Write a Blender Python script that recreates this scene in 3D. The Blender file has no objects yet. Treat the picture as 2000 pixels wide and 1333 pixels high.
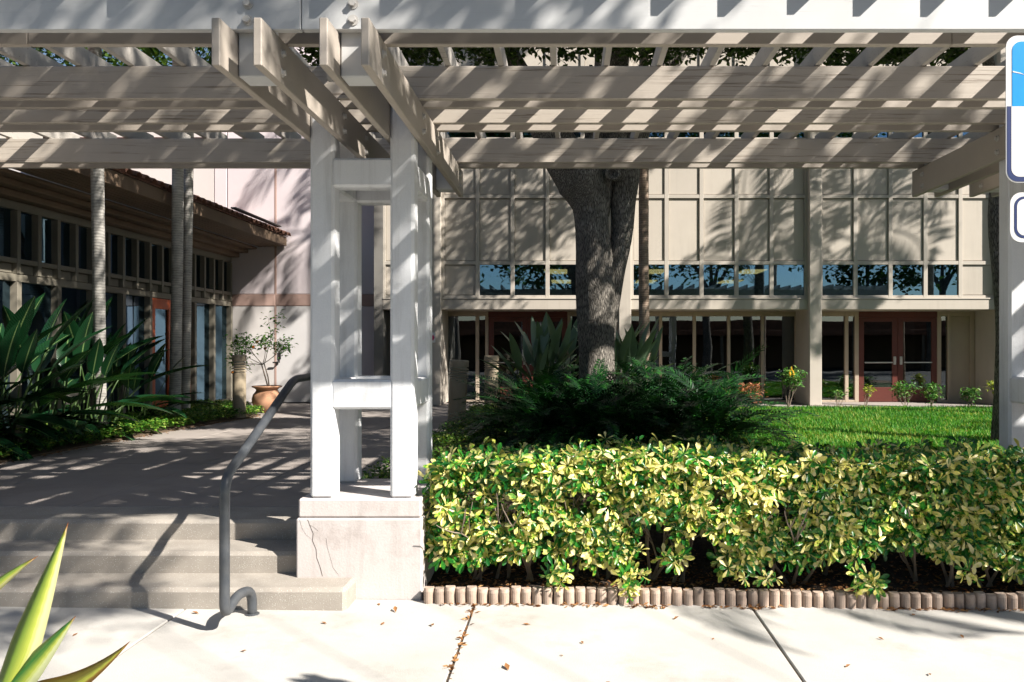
import bpy, math, random
import numpy as np
from mathutils import Vector, Matrix, Euler, noise as mnoise

# ------------------------------------------------------------------ camera, sky, sun, exposure
scene = bpy.context.scene
C = scene.collection
cam_d = bpy.data.cameras.new('camera')
cam = bpy.data.objects.new('camera', cam_d); C.objects.link(cam)
cam.location = (0, 0, 1.78)
cam.rotation_euler = (math.radians(90), 0, 0)
cam_d.sensor_width = 36.0
cam_d.lens = 27.9
cam_d.shift_x = -0.055
cam_d.shift_y = 0.00425
cam_d.clip_start = 0.05
cam_d.clip_end = 3000
scene.camera = cam

SUN_DIR = Vector((-1.0, 0.6, -0.95)).normalized()          # the way the light travels
world = bpy.data.worlds.new('World'); scene.world = world
world.use_nodes = True
wn = world.node_tree
bg = wn.nodes['Background']
sky = wn.nodes.new('ShaderNodeTexSky')
sky.sky_type = 'NISHITA'; sky.sun_disc = False
sky.sun_elevation = math.asin(-SUN_DIR.z)
sky.sun_rotation = math.atan2(-SUN_DIR.x, -SUN_DIR.y)
sky.air_density = 1.0; sky.dust_density = 0.6; sky.ozone_density = 1.0
wn.links.new(sky.outputs[0], bg.inputs[0])
bg.inputs[1].default_value = 0.05
sun_d = bpy.data.lights.new('sun', 'SUN')
sun_d.energy = 5.0; sun_d.angle = math.radians(0.53); sun_d.color = (1.0, 0.94, 0.86)
sun = bpy.data.objects.new('sun', sun_d); C.objects.link(sun)
sun.rotation_euler = SUN_DIR.to_track_quat('-Z', 'Y').to_euler()
sun.location = (20, -10, 20)
vs = scene.view_settings
vs.view_transform = 'Standard'; vs.look = 'None'; vs.gamma = 1.0; vs.exposure = 1.15
vs.use_curve_mapping = False
scene.render.engine = 'CYCLES'
scene.cycles.use_denoising = True
scene.cycles.max_bounces = 5
scene.cycles.diffuse_bounces = 2
scene.cycles.use_adaptive_sampling = True
scene.cycles.adaptive_threshold = 0.02
scene.cycles.glossy_bounces = 3
scene.cycles.transparent_max_bounces = 8
scene.cycles.caustics_reflective = False
scene.cycles.caustics_refractive = False

RND = random.Random(11)
NP = np.random.default_rng(5)
U = RND.uniform
EYE = 1.78; F = 1550.0

def S(r, g, b):
    def l(c):
        c /= 255.0
        return c/12.92 if c <= 0.04045 else ((c+0.055)/1.055)**2.4
    return (l(r), l(g), l(b), 1.0)

# ------------------------------------------------------------------ materials
def nodes_of(name):
    m = bpy.data.materials.new(name); m.use_nodes = True
    nt = m.node_tree
    return m, nt, nt.nodes['Principled BSDF'], nt.nodes['Material Output']

def N(nt, t, **kw):
    n = nt.nodes.new(t)
    for k, v in kw.items():
        setattr(n, k, v)
    return n

def ramp(nt, stops):
    r = nt.nodes.new('ShaderNodeValToRGB')
    e = r.color_ramp.elements
    while len(e) < len(stops): e.new(0.5)
    for i, (p, c) in enumerate(stops):
        e[i].position = p; e[i].color = c if len(c) == 4 else (*c, 1)
    return r

def mapped(nt, stretch):
    tc = N(nt, 'ShaderNodeTexCoord'); mp = N(nt, 'ShaderNodeMapping')
    mp.inputs['Scale'].default_value = stretch
    nt.links.new(tc.outputs['Object'], mp.inputs[0])
    return mp.outputs[0]

def noise_n(nt, vec, scale, detail=4, rough=0.6, dist=0.0):
    n = N(nt, 'ShaderNodeTexNoise')
    n.inputs['Scale'].default_value = scale; n.inputs['Detail'].default_value = detail
    n.inputs['Roughness'].default_value = rough; n.inputs['Distortion'].default_value = dist
    nt.links.new(vec, n.inputs['Vector'])
    return n.outputs['Fac']

def bump_n(nt, fac, bsdf, strength, dist=0.01, prev=None):
    b = N(nt, 'ShaderNodeBump')
    b.inputs['Strength'].default_value = strength; b.inputs['Distance'].default_value = dist
    nt.links.new(fac, b.inputs['Height'])
    if prev: nt.links.new(prev, b.inputs['Normal'])
    nt.links.new(b.outputs[0], bsdf.inputs['Normal'])
    return b.outputs[0]

def surf(name, ca, cb, scale=4, rough=0.75, bump=0.15, bscale=90, stretch=(1, 1, 1), spec=0.3, fine=0.0, bdist=0.006, stain=None, detail=6, objvar=0.0, streak=0.0):
    """painted / cast surface: two-tone mottling, fine grain, faint streaks"""
    m, nt, b, o = nodes_of(name)
    v = mapped(nt, stretch)
    f = noise_n(nt, v, scale, detail)
    r = ramp(nt, [(0.3, ca), (0.7, cb)]); nt.links.new(f, r.inputs[0])
    col = r.outputs[0]
    if stain:
        f2 = noise_n(nt, v, stain[0], 8, 0.7)
        r2 = ramp(nt, [(stain[1], (1, 1, 1, 1)), (stain[1]+stain[2], stain[3])]); nt.links.new(f2, r2.inputs[0])
        mx = N(nt, 'ShaderNodeMixRGB', blend_type='MULTIPLY'); mx.inputs[0].default_value = 1
        nt.links.new(col, mx.inputs[1]); nt.links.new(r2.outputs[0], mx.inputs[2]); col = mx.outputs[0]
    if fine:
        f3 = noise_n(nt, v, bscale*2.2, 2)
        r3 = ramp(nt, [(0.3, (1-fine,)*3), (0.7, (1+fine*0.3,)*3)]); nt.links.new(f3, r3.inputs[0])
        mx = N(nt, 'ShaderNodeMixRGB', blend_type='MULTIPLY'); mx.inputs[0].default_value = 1
        nt.links.new(col, mx.inputs[1]); nt.links.new(r3.outputs[0], mx.inputs[2]); col = mx.outputs[0]
    if streak:
        fs = noise_n(nt, mapped(nt, (9, 9, 0.7)), 1.0, 6, 0.65)
        rs_ = ramp(nt, [(0.5, (1, 1, 1, 1)), (0.72, (1-streak, 1-streak*1.05, 1-streak*1.1, 1))]); nt.links.new(fs, rs_.inputs[0])
        mx = N(nt, 'ShaderNodeMixRGB', blend_type='MULTIPLY'); mx.inputs[0].default_value = 1
        nt.links.new(col, mx.inputs[1]); nt.links.new(rs_.outputs[0], mx.inputs[2]); col = mx.outputs[0]
    if objvar:
        oi = N(nt, 'ShaderNodeObjectInfo'); r4 = ramp(nt, [(0.0, (1-objvar,)*3), (1.0, (1+objvar*0.5, 1+objvar*0.45, 1+objvar*0.4))]); nt.links.new(oi.outputs['Random'], r4.inputs[0])
        mx = N(nt, 'ShaderNodeMixRGB', blend_type='MULTIPLY'); mx.inputs[0].default_value = 1
        nt.links.new(col, mx.inputs[1]); nt.links.new(r4.outputs[0], mx.inputs[2]); col = mx.outputs[0]
    nt.links.new(col, b.inputs['Base Color'])
    b.inputs['Roughness'].default_value = rough
    b.inputs['Specular IOR Level'].default_value = spec
    if bump:
        bump_n(nt, noise_n(nt, v, bscale, 4), b, bump, bdist)
    return m

def wood_paint(name, base, crack, cracks=0.62, strength=0.5):
    """weathered painted timber, grain along X"""
    m, nt, b, o = nodes_of(name)
    v = mapped(nt, (1, 1, 1))
    f = noise_n(nt, v, 2.2, 5)
    r = ramp(nt, [(0.3, tuple(c*0.88 for c in base[:3])), (0.7, base)]); nt.links.new(f, r.inputs[0])
    vg = mapped(nt, (0.9, 30, 40))
    g = noise_n(nt, vg, 1.6, 7, 0.68, 0.5)
    rg = ramp(nt, [(cracks, (1, 1, 1, 1)), (cracks+0.07, crack)]); nt.links.new(g, rg.inputs[0])
    big = noise_n(nt, v, 1.3, 3)
    rb = ramp(nt, [(0.34, (0.15, 0.15, 0.15, 1)), (0.58, (1, 1, 1, 1))]); nt.links.new(big, rb.inputs[0])
    mx = N(nt, 'ShaderNodeMixRGB', blend_type='MULTIPLY')
    nt.links.new(rb.outputs[0], mx.inputs[0])
    nt.links.new(r.outputs[0], mx.inputs[1]); nt.links.new(rg.outputs[0], mx.inputs[2])
    nt.links.new(mx.outputs[0], b.inputs['Base Color'])
    b.inputs['Roughness'].default_value = 0.62
    bump_n(nt, g, b, strength, 0.004)
    return m

def leaf_mat(name, stops, trans=0.35, rough=0.45, spec=0.4, blotch=None, tint=(1.25, 1.25, 0.55)):
    """one tone per leaf (per mesh island), light passing through the blade"""
    m, nt, b, o = nodes_of(name)
    geo = N(nt, 'ShaderNodeNewGeometry')
    r = ramp(nt, stops)
    if blotch:
        v = mapped(nt, (1, 1, 1))
        f = noise_n(nt, v, blotch, 3)
        ad = N(nt, 'ShaderNodeMath', operation='MULTIPLY_ADD')
        nt.links.new(f, ad.inputs[0]); ad.inputs[1].default_value = 1.1
        sb = N(nt, 'ShaderNodeMath', operation='SUBTRACT'); nt.links.new(geo.outputs['Random Per Island'], sb.inputs[0]); sb.inputs[1].default_value = 0.55
        nt.links.new(sb.outputs[0], ad.inputs[2]); nt.links.new(ad.outputs[0], r.inputs[0])
    else:
        nt.links.new(geo.outputs['Random Per Island'], r.inputs[0])
    nt.links.new(r.outputs[0], b.inputs['Base Color'])
    b.inputs['Roughness'].default_value = rough
    b.inputs['Specular IOR Level'].default_value = spec
    tr = N(nt, 'ShaderNodeBsdfTranslucent')
    mx = N(nt, 'ShaderNodeMixRGB', blend_type='MULTIPLY'); mx.inputs[0].default_value = 1; mx.inputs[2].default_value = (*tint, 1)
    nt.links.new(r.outputs[0], mx.inputs[1]); nt.links.new(mx.outputs[0], tr.inputs[0])
    ms = N(nt, 'ShaderNodeMixShader'); ms.inputs[0].default_value = trans
    nt.links.new(b.outputs[0], ms.inputs[1]); nt.links.new(tr.outputs[0], ms.inputs[2])
    nt.links.new(ms.outputs[0], o.inputs[0])
    return m

def striped_leaf(name, mid, edge, trans=0.45):
    """blade with pale margins, from the leaf's own UVs"""
    m, nt, b, o = nodes_of(name)
    uv = N(nt, 'ShaderNodeUVMap'); sx = N(nt, 'ShaderNodeSeparateXYZ'); nt.links.new(uv.outputs[0], sx.inputs[0])
    mp = N(nt, 'ShaderNodeMapping'); mp.inputs['Scale'].default_value = (14, 1.2, 1); nt.links.new(uv.outputs[0], mp.inputs[0])
    f = noise_n(nt, mp.outputs[0], 2.0, 4)
    a1 = N(nt, 'ShaderNodeMath', operation='MULTIPLY_ADD'); nt.links.new(f, a1.inputs[0]); a1.inputs[1].default_value = 0.3
    nt.links.new(sx.outputs[0], a1.inputs[2])
    r = ramp(nt, [(0.12, edge), (0.3, mid), (0.62, mid), (0.85, S(196, 204, 92)), (1.0, edge)]); nt.links.new(a1.outputs[0], r.inputs[0])
    r2 = ramp(nt, [(0.90, (0, 0, 0, 1)), (0.98, (1, 1, 1, 1))]); nt.links.new(sx.outputs[1], r2.inputs[0])
    mx = N(nt, 'ShaderNodeMixRGB'); nt.links.new(r2.outputs[0], mx.inputs[0]); nt.links.new(r.outputs[0], mx.inputs[1]); mx.inputs[2].default_value = S(140, 84, 40)
    nt.links.new(mx.outputs[0], b.inputs['Base Color']); b.inputs['Roughness'].default_value = 0.42
    tr = N(nt, 'ShaderNodeBsdfTranslucent'); nt.links.new(mx.outputs[0], tr.inputs[0])
    ms = N(nt, 'ShaderNodeMixShader'); ms.inputs[0].default_value = trans
    nt.links.new(b.outputs[0], ms.inputs[1]); nt.links.new(tr.outputs[0], ms.inputs[2]); nt.links.new(ms.outputs[0], o.inputs[0])
    return m

def glass_mat(name, tint, refl=(1, 1, 1), ior=1.5, rough=0.0):
    m, nt, b, o = nodes_of(name)
    nt.nodes.remove(b)
    g = N(nt, 'ShaderNodeBsdfGlossy'); g.inputs['Roughness'].default_value = rough; g.inputs[0].default_value = (*refl, 1)
    t = N(nt, 'ShaderNodeBsdfTransparent'); t.inputs[0].default_value = tint
    fr = N(nt, 'ShaderNodeFresnel'); fr.inputs[0].default_value = ior
    v = mapped(nt, (1, 1, 1)); f = noise_n(nt, v, 1.1, 1)
    bp = N(nt, 'ShaderNodeBump'); bp.inputs['Strength'].default_value = 0.06; bp.inputs['Distance'].default_value = 0.02
    nt.links.new(f, bp.inputs['Height']); nt.links.new(bp.outputs[0], g.inputs['Normal'])
    ms = N(nt, 'ShaderNodeMixShader')
    nt.links.new(fr.outputs[0], ms.inputs[0]); nt.links.new(t.outputs[0], ms.inputs[1]); nt.links.new(g.outputs[0], ms.inputs[2])
    nt.links.new(ms.outputs[0], o.inputs[0])
    return m

def plain(name, col, rough=0.5, metal=0.0, spec=0.5):
    m, nt, b, o = nodes_of(name)
    v = mapped(nt, (1, 1, 1)); f = noise_n(nt, v, 14, 4)
    r = ramp(nt, [(0.3, tuple(c*0.9 for c in col[:3])), (0.7, col)]); nt.links.new(f, r.inputs[0])
    nt.links.new(r.outputs[0], b.inputs['Base Color'])
    b.inputs['Roughness'].default_value = rough; b.inputs['Metallic'].default_value = metal
    b.inputs['Specular IOR Level'].default_value = spec
    return m

def emit(name, col, s):
    m, nt, b, o = nodes_of(name)
    b.inputs['Base Color'].default_value = col; b.inputs['Emission Color'].default_value = col; b.inputs['Emission Strength'].default_value = s
    return m

def bark_mat(name, ca, cb, sc=(16, 16, 3.2), strength=1.0):
    m, nt, b, o = nodes_of(name)
    v = mapped(nt, sc)
    vo = N(nt, 'ShaderNodeTexVoronoi', feature='DISTANCE_TO_EDGE'); vo.inputs['Scale'].default_value = 1.3
    vd = noise_n(nt, v, 1.0, 5, 0.65)
    ad = N(nt, 'ShaderNodeMixRGB', blend_type='ADD'); ad.inputs[0].default_value = 0.9
    nt.links.new(v, ad.inputs[1]); nt.links.new(vd, ad.inputs[2]); nt.links.new(ad.outputs[0], vo.inputs['Vector'])
    r = ramp(nt, [(0.0, tuple(c*0.25 for c in ca[:3])), (0.12, ca), (0.5, cb)]); nt.links.new(vo.outputs[0], r.inputs[0])
    v2 = mapped(nt, (1, 1, 1)); f2 = noise_n(nt, v2, 2.4, 5)
    r2 = ramp(nt, [(0.35, (0.7, 0.7, 0.7, 1)), (0.65, (1.1, 1.1, 1.1, 1))]); nt.links.new(f2, r2.inputs[0])
    mx = N(nt, 'ShaderNodeMixRGB', blend_type='MULTIPLY'); mx.inputs[0].default_value = 1
    nt.links.new(r.outputs[0], mx.inputs[1]); nt.links.new(r2.outputs[0], mx.inputs[2])
    nt.links.new(mx.outputs[0], b.inputs['Base Color']); b.inputs['Roughness'].default_value = 0.9
    b.inputs['Specular IOR Level'].default_value = 0.1
    mth = N(nt, 'ShaderNodeMath', operation='MINIMUM'); nt.links.new(vo.outputs[0], mth.inputs[0]); mth.inputs[1].default_value = 0.3
    bump_n(nt, mth.outputs[0], b, strength, 0.05)
    return m

def palm_bark(name, ca, cb):
    m, nt, b, o = nodes_of(name)
    v = mapped(nt, (0.6, 0.6, 1))
    w = N(nt, 'ShaderNodeTexWave', bands_direction='Z'); w.inputs['Scale'].default_value = 8.0
    w.inputs['Distortion'].default_value = 4.0; w.inputs['Detail'].default_value = 3; w.inputs['Detail Scale'].default_value = 2.0
    nt.links.new(v, w.inputs[0])
    f = noise_n(nt, v, 7, 6, 0.7)
    mx0 = N(nt, 'ShaderNodeMixRGB'); mx0.inputs[0].default_value = 0.86
    nt.links.new(w.outputs['Fac'], mx0.inputs[1]); nt.links.new(f, mx0.inputs[2])
    r = ramp(nt, [(0.25, ca), (0.7, cb)]); nt.links.new(mx0.outputs[0], r.inputs[0])
    nt.links.new(r.outputs[0], b.inputs['Base Color']); b.inputs['Roughness'].default_value = 0.85
    b.inputs['Specular IOR Level'].default_value = 0.15
    bump_n(nt, w.outputs['Fac'], b, 0.2, 0.01)
    return m

def speckle(name, ca, cb, speck):
    m, nt, b, o = nodes_of(name)
    v = mapped(nt, (1, 1, 1))
    f = noise_n(nt, v, 3.0, 6); r = ramp(nt, [(0.3, ca), (0.7, cb)]); nt.links.new(f, r.inputs[0])
    vo = N(nt, 'ShaderNodeTexVoronoi'); vo.inputs['Scale'].default_value = 105; nt.links.new(v, vo.inputs['Vector'])
    rs = ramp(nt, [(0.16, (1, 1, 1, 1)), (0.3, (0, 0, 0, 1))]); nt.links.new(vo.outputs['Distance'], rs.inputs[0])
    sel = N(nt, 'ShaderNodeSeparateColor'); nt.links.new(vo.outputs['Color'], sel.inputs[0])
    gt = N(nt, 'ShaderNodeMath', operation='GREATER_THAN'); gt.inputs[1].default_value = 0.62; nt.links.new(sel.outputs[0], gt.inputs[0])
    ml = N(nt, 'ShaderNodeMath', operation='MULTIPLY'); nt.links.new(gt.outputs[0], ml.inputs[0]); nt.links.new(rs.outputs[0], ml.inputs[1])
    mx = N(nt, 'ShaderNodeMixRGB'); nt.links.new(ml.outputs[0], mx.inputs[0]); nt.links.new(r.outputs[0], mx.inputs[1]); mx.inputs[2].default_value = speck
    nt.links.new(mx.outputs[0], b.inputs['Base Color']); b.inputs['Roughness'].default_value = 0.85
    bump_n(nt, noise_n(nt, v, 160, 3), b, 0.5, 0.006)
    return m

M = {}
M['fascia'] = wood_paint('fascia paint', (0.60, 0.605, 0.60, 1), (0.7, 0.68, 0.64, 1), 0.62, 0.12)
M['beam'] = wood_paint('weathered beam paint', (0.47, 0.418, 0.355, 1), (0.46, 0.42, 0.38, 1), 0.55, 0.6)
M['board'] = wood_paint('board paint', (0.44, 0.39, 0.335, 1), (0.5, 0.47, 0.43, 1), 0.64, 0.3)
M['slat'] = wood_paint('slat paint', (0.44, 0.41, 0.37, 1), (0.4, 0.37, 0.34, 1), 0.6, 0.4)
M['bolt'] = plain('painted bolt', (0.52, 0.5, 0.47, 1), 0.45)
M['column'] = surf('white stucco', (0.70, 0.715, 0.735, 1), (0.78, 0.79, 0.80, 1), 2.5, 0.7, 0.25, 70, spec=0.25, fine=0.05, stain=(1.7, 0.56, 0.25, (0.78, 0.76, 0.74, 1)), streak=0.22)
M['plinth'] = surf('pale pink stucco', (0.54, 0.495, 0.475, 1), (0.60, 0.555, 0.535, 1), 2.5, 0.8, 0.3, 60, fine=0.06, stain=(2.6, 0.52, 0.25, (0.72, 0.68, 0.66, 1)), streak=0.18)
M['crack'] = plain('crack', (0.10, 0.08, 0.07, 1), 0.95)
M['sidewalk'] = surf('sidewalk concrete', (0.46, 0.445, 0.415, 1), (0.56, 0.54, 0.505, 1), 1.6, 0.88, 0.3, 120, fine=0.14, stain=(1.3, 0.54, 0.2, (0.74, 0.72, 0.69, 1)), objvar=0.05)
M['joint'] = plain('joint filler', (0.10, 0.075, 0.055, 1), 0.95)
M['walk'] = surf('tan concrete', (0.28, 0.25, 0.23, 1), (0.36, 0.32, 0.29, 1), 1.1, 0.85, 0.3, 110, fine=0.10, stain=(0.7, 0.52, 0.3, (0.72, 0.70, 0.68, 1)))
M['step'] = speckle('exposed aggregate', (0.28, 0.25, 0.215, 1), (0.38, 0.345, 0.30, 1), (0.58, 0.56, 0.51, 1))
M['facade'] = surf('beige panel', (0.475, 0.43, 0.37, 1), (0.53, 0.48, 0.415, 1), 0.9, 0.7, 0.1, 120, fine=0.03, objvar=0.06, stain=(0.8, 0.55, 0.3, (0.86, 0.85, 0.83, 1)), streak=0.08)
M['mullion'] = surf('beige frame', (0.45, 0.41, 0.355, 1), (0.50, 0.455, 0.395, 1), 1.4, 0.55, 0.05, 120)
M['tanframe'] = surf('tan frame', (0.42, 0.34, 0.26, 1), (0.47, 0.385, 0.30, 1), 1.4, 0.6, 0.05, 120)
M['pinkwall'] = surf('lavender pink stucco', (0.62, 0.55, 0.565, 1), (0.70, 0.625, 0.635, 1), 0.8, 0.85, 0.25, 60, fine=0.05)
M['palewall'] = surf('pale stucco', (0.56, 0.53, 0.51, 1), (0.62, 0.585, 0.565, 1), 0.8, 0.85, 0.2, 60, fine=0.05)
M['band'] = surf('rose band', (0.40, 0.27, 0.23, 1), (0.46, 0.32, 0.275, 1), 1.0, 0.85, 0.2, 60, fine=0.05)
M['wingwood'] = surf('taupe trim', (0.17, 0.155, 0.12, 1), (0.22, 0.20, 0.16, 1), 1.2, 0.6, 0.1, 80)
M['soffit'] = surf('brown soffit', (0.15, 0.105, 0.07, 1), (0.20, 0.14, 0.095, 1), 1.2, 0.7, 0.1, 80)
M['rooftile'] = surf('clay tile', (0.13, 0.068, 0.048, 1), (0.25, 0.125, 0.085, 1), 3.5, 0.85, 0.3, 50)
M['gutter'] = plain('dark gutter', (0.05, 0.045, 0.04, 1), 0.4)
M['reddoor'] = surf('red door paint', (0.10, 0.03, 0.023, 1), (0.13, 0.037, 0.028, 1), 1.8, 0.45, 0.06, 120)
M['orangedoor'] = surf('orange red door paint', (0.42, 0.085, 0.03, 1), (0.48, 0.10, 0.035, 1), 1.8, 0.45, 0.06, 120)
M['steel'] = plain('brushed steel', (0.55, 0.54, 0.52, 1), 0.35, 0.9)
M['blackmetal'] = plain('black metal', (0.03, 0.03, 0.03, 1), 0.4, 0.3)
M['rail'] = surf('galvanised grey pipe', (0.045, 0.052, 0.062, 1), (0.08, 0.085, 0.09, 1), 9, 0.4, 0.1, 120, spec=0.5)
M['glass'] = glass_mat('window glass', (0.45, 0.5, 0.5, 1), (0.42, 0.72, 1.0), 3.4)  # blue reflection colour stands in for the blue of the mirrored sky
M['darkglass'] = glass_mat('dark glass', (0.42, 0.45, 0.44, 1), (0.8, 0.88, 0.95), 2.5)
M['room'] = surf('dim interior', (0.16, 0.15, 0.14, 1), (0.22, 0.21, 0.19, 1), 1, 0.9, 0, 1)
M['roomdark'] = surf('dark interior', (0.09, 0.087, 0.083, 1), (0.14, 0.135, 0.125, 1), 1, 0.9, 0, 1)
M['blind'] = surf('drawn shade', (0.17, 0.145, 0.115, 1), (0.22, 0.19, 0.15, 1), 1, 0.9, 0.1, 40)
M['lamp'] = emit('lit ceiling panel', (1.0, 0.74, 0.30, 1), 1.1)
M['bollard'] = surf('bronze tan bollard', (0.31, 0.255, 0.175, 1), (0.38, 0.315, 0.225, 1), 3, 0.6, 0.1, 90, stain=(3.0, 0.6, 0.2, (0.7, 0.68, 0.64, 1)))
M['lens'] = plain('bollard lens', (0.5, 0.5, 0.42, 1), 0.3)
M['terracotta'] = surf('terracotta', (0.42, 0.22, 0.125, 1), (0.52, 0.29, 0.18, 1), 4, 0.8, 0.15, 70, stain=(3, 0.6, 0.2, (0.8, 0.76, 0.72, 1)))
M['brick'] = surf('edging concrete', (0.41, 0.315, 0.25, 1), (0.51, 0.40, 0.325, 1), 7, 0.9, 0.5, 130, fine=0.15, objvar=0.22, stain=(9, 0.55, 0.2, (0.65, 0.62, 0.6, 1)))
M['mulch'] = surf('dark mulch', (0.022, 0.016, 0.012, 1), (0.06, 0.042, 0.03, 1), 22, 0.95, 1.0, 40, bdist=0.03)
M['soil'] = surf('leaf-strewn soil', (0.10, 0.07, 0.045, 1), (0.17, 0.12, 0.08, 1), 18, 0.95, 1.0, 40, bdist=0.03)
M['asphalt'] = surf('asphalt', (0.075, 0.074, 0.072, 1), (0.11, 0.108, 0.104, 1), 2, 0.9, 0.6, 120, fine=0.2)
M['turf'] = surf('turf soil', (0.03, 0.05, 0.015, 1), (0.05, 0.08, 0.02, 1), 9, 0.95, 0.5, 60)
M['oakbark'] = bark_mat('oak bark', S(136, 130, 122), S(180, 173, 162), (44, 44, 8.0), 1.0)
M['palmbark'] = palm_bark('grey palm trunk', S(120, 118, 114), S(206, 202, 194))
M['palmbark2'] = palm_bark('brown palm trunk', S(98, 82, 70), S(178, 158, 140))
M['twig'] = surf('grey twig', (0.20, 0.155, 0.12, 1), (0.30, 0.24, 0.19, 1), 12, 0.85, 0.3, 80)
M['oakleaf'] = leaf_mat('oak leaf', [(0, S(40, 62, 24)), (0.6, S(62, 88, 34)), (1, S(86, 108, 44))], 0.3)
M['palmleaf'] = leaf_mat('palm leaf', [(0, S(30, 62, 28)), (1, S(70, 100, 44))], 0.25, 0.4)
def paddle_mat():
    m = leaf_mat('paddle leaf', [(0, S(18, 52, 30)), (0.6, S(34, 78, 42)), (0.94, S(70, 108, 58)), (1, S(150, 132, 70))], 0.2, 0.27, 0.55)
    nt = m.node_tree; b = nt.nodes['Principled BSDF']
    src = b.inputs['Base Color'].links[0].from_socket
    uv = N(nt, 'ShaderNodeUVMap'); sx = N(nt, 'ShaderNodeSeparateXYZ'); nt.links.new(uv.outputs[0], sx.inputs[0])
    su = N(nt, 'ShaderNodeMath', operation='SUBTRACT'); nt.links.new(sx.outputs[0], su.inputs[0]); su.inputs[1].default_value = 0.5
    ab = N(nt, 'ShaderNodeMath', operation='ABSOLUTE'); nt.links.new(su.outputs[0], ab.inputs[0])
    r = ramp(nt, [(0.022, (1, 1, 1, 1)), (0.045, (0, 0, 0, 1))]); nt.links.new(ab.outputs[0], r.inputs[0])
    mx = N(nt, 'ShaderNodeMixRGB'); nt.links.new(r.outputs[0], mx.inputs[0]); nt.links.new(src, mx.inputs[1]); mx.inputs[2].default_value = S(122, 150, 92)
    vv = N(nt, 'ShaderNodeMath', operation='MULTIPLY_ADD'); nt.links.new(ab.outputs[0], vv.inputs[0]); vv.inputs[1].default_value = -0.25; nt.links.new(sx.outputs[1], vv.inputs[2])
    ml = N(nt, 'ShaderNodeMath', operation='MULTIPLY'); nt.links.new(vv.outputs[0], ml.inputs[0]); ml.inputs[1].default_value = 150
    sn = N(nt, 'ShaderNodeMath', operation='SINE'); nt.links.new(ml.outputs[0], sn.inputs[0])
    rv = ramp(nt, [(0.0, (0.82, 0.82, 0.82, 1)), (0.6, (1, 1, 1, 1))]); nt.links.new(sn.outputs[0], rv.inputs[0])
    m2 = N(nt, 'ShaderNodeMixRGB', blend_type='MULTIPLY'); m2.inputs[0].default_value = 1; nt.links.new(mx.outputs[0], m2.inputs[1]); nt.links.new(rv.outputs[0], m2.inputs[2])
    nt.links.new(m2.outputs[0], b.inputs['Base Color'])
    bump_n(nt, sn.outputs[0], b, 0.25, 0.004)
    return m
M['bopleaf'] = paddle_mat()
M['greyleaf'] = leaf_mat('grey green paddle leaf', [(0, S(84, 110, 84)), (0.6, S(128, 150, 120)), (1, S(168, 184, 154))], 0.2, 0.3, 0.5)
M['petiole'] = leaf_mat('petiole', [(0, S(40, 66, 34)), (1, S(78, 100, 54))], 0.1)
M['cycad'] = leaf_mat('fern frond', [(0, S(10, 38, 18)), (0.7, S(18, 60, 24)), (1, S(40, 96, 30))], 0.12, 0.4, 0.45)
M['jasmine'] = leaf_mat('ground cover leaf', [(0, S(36, 78, 22)), (0.6, S(74, 122, 40)), (0.88, S(132, 166, 66)), (1, S(190, 196, 120))], 0.3, 0.4)
M['grass'] = leaf_mat('grass blade', [(0, S(34, 92, 20)), (0.45, S(56, 128, 30)), (0.8, S(104, 160, 54)), (1, S(170, 176, 90))], 0.35, 0.55, 0.25, blotch=1.4)
M['scheff'] = leaf_mat('variegated leaf', [(0.0, S(26, 92, 30)), (0.36, S(56, 138, 42)), (0.47, S(160, 186, 62)), (0.62, S(222, 212, 112)), (1.0, S(236, 226, 170))], 0.32, 0.32, 0.5, blotch=38, tint=(1.1, 1.1, 0.6))
M['scheffdark'] = leaf_mat('green variegated leaf', [(0.0, S(16, 70, 28)), (0.5, S(38, 112, 42)), (0.7, S(110, 152, 58)), (1.0, S(206, 204, 120))], 0.27, 0.32, 0.5, blotch=38, tint=(1.1, 1.1, 0.6))
M['shrub_green'] = leaf_mat('green shrub leaf', [(0, S(44, 92, 36)), (0.7, S(84, 136, 60)), (1, S(148, 178, 104))], 0.3)
M['shrub_yellow'] = leaf_mat('yellow green shrub leaf', [(0, S(92, 126, 40)), (1, S(190, 196, 84))], 0.3)
M['shrub_red'] = leaf_mat('coral shrub leaf', [(0, S(96, 92, 48)), (0.4, S(150, 92, 70)), (1, S(214, 150, 116))], 0.3)
M['citrus'] = leaf_mat('citrus leaf', [(0, S(40, 96, 28)), (0.7, S(86, 146, 52)), (1, S(146, 180, 78))], 0.35)
M['fruit'] = plain('orange fruit', S(226, 128, 36), 0.45)
M['flower'] = plain('yellow flower', S(236, 176, 44), 0.5)
M['litter'] = leaf_mat('dry leaf', [(0, S(92, 64, 42)), (0.5, S(144, 98, 60)), (1, S(188, 150, 104))], 0.2, 0.7, 0.2, tint=(1.1, 0.9, 0.6))
M['agave'] = striped_leaf('striped succulent leaf', S(158, 186, 84), S(238, 234, 176))
M['agave_green'] = striped_leaf('green succulent leaf', S(88, 160, 78), S(224, 230, 180))
M['agave_dry'] = striped_leaf('drying succulent leaf', S(132, 122, 54), S(176, 138, 66))
M['signwhite'] = plain('sign white', (0.78, 0.77, 0.75, 1), 0.35)
M['signblue'] = plain('sign blue', (0.0, 0.31, 0.82, 1), 0.35)
M['signnavy'] = plain('sign navy', (0.03, 0.045, 0.14, 1), 0.35)
M['paper'] = plain('paper', (0.62, 0.6, 0.56, 1), 0.7)
M['pinkink'] = plain('magenta mark', (0.6, 0.05, 0.16, 1), 0.5)
M['doorwhite'] = surf('pale door', (0.56, 0.545, 0.54, 1), (0.62, 0.60, 0.595, 1), 1.0, 0.6, 0.08, 80)
M['yellow'] = plain('yellow plastic', (0.7, 0.42, 0.02, 1), 0.4)

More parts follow.
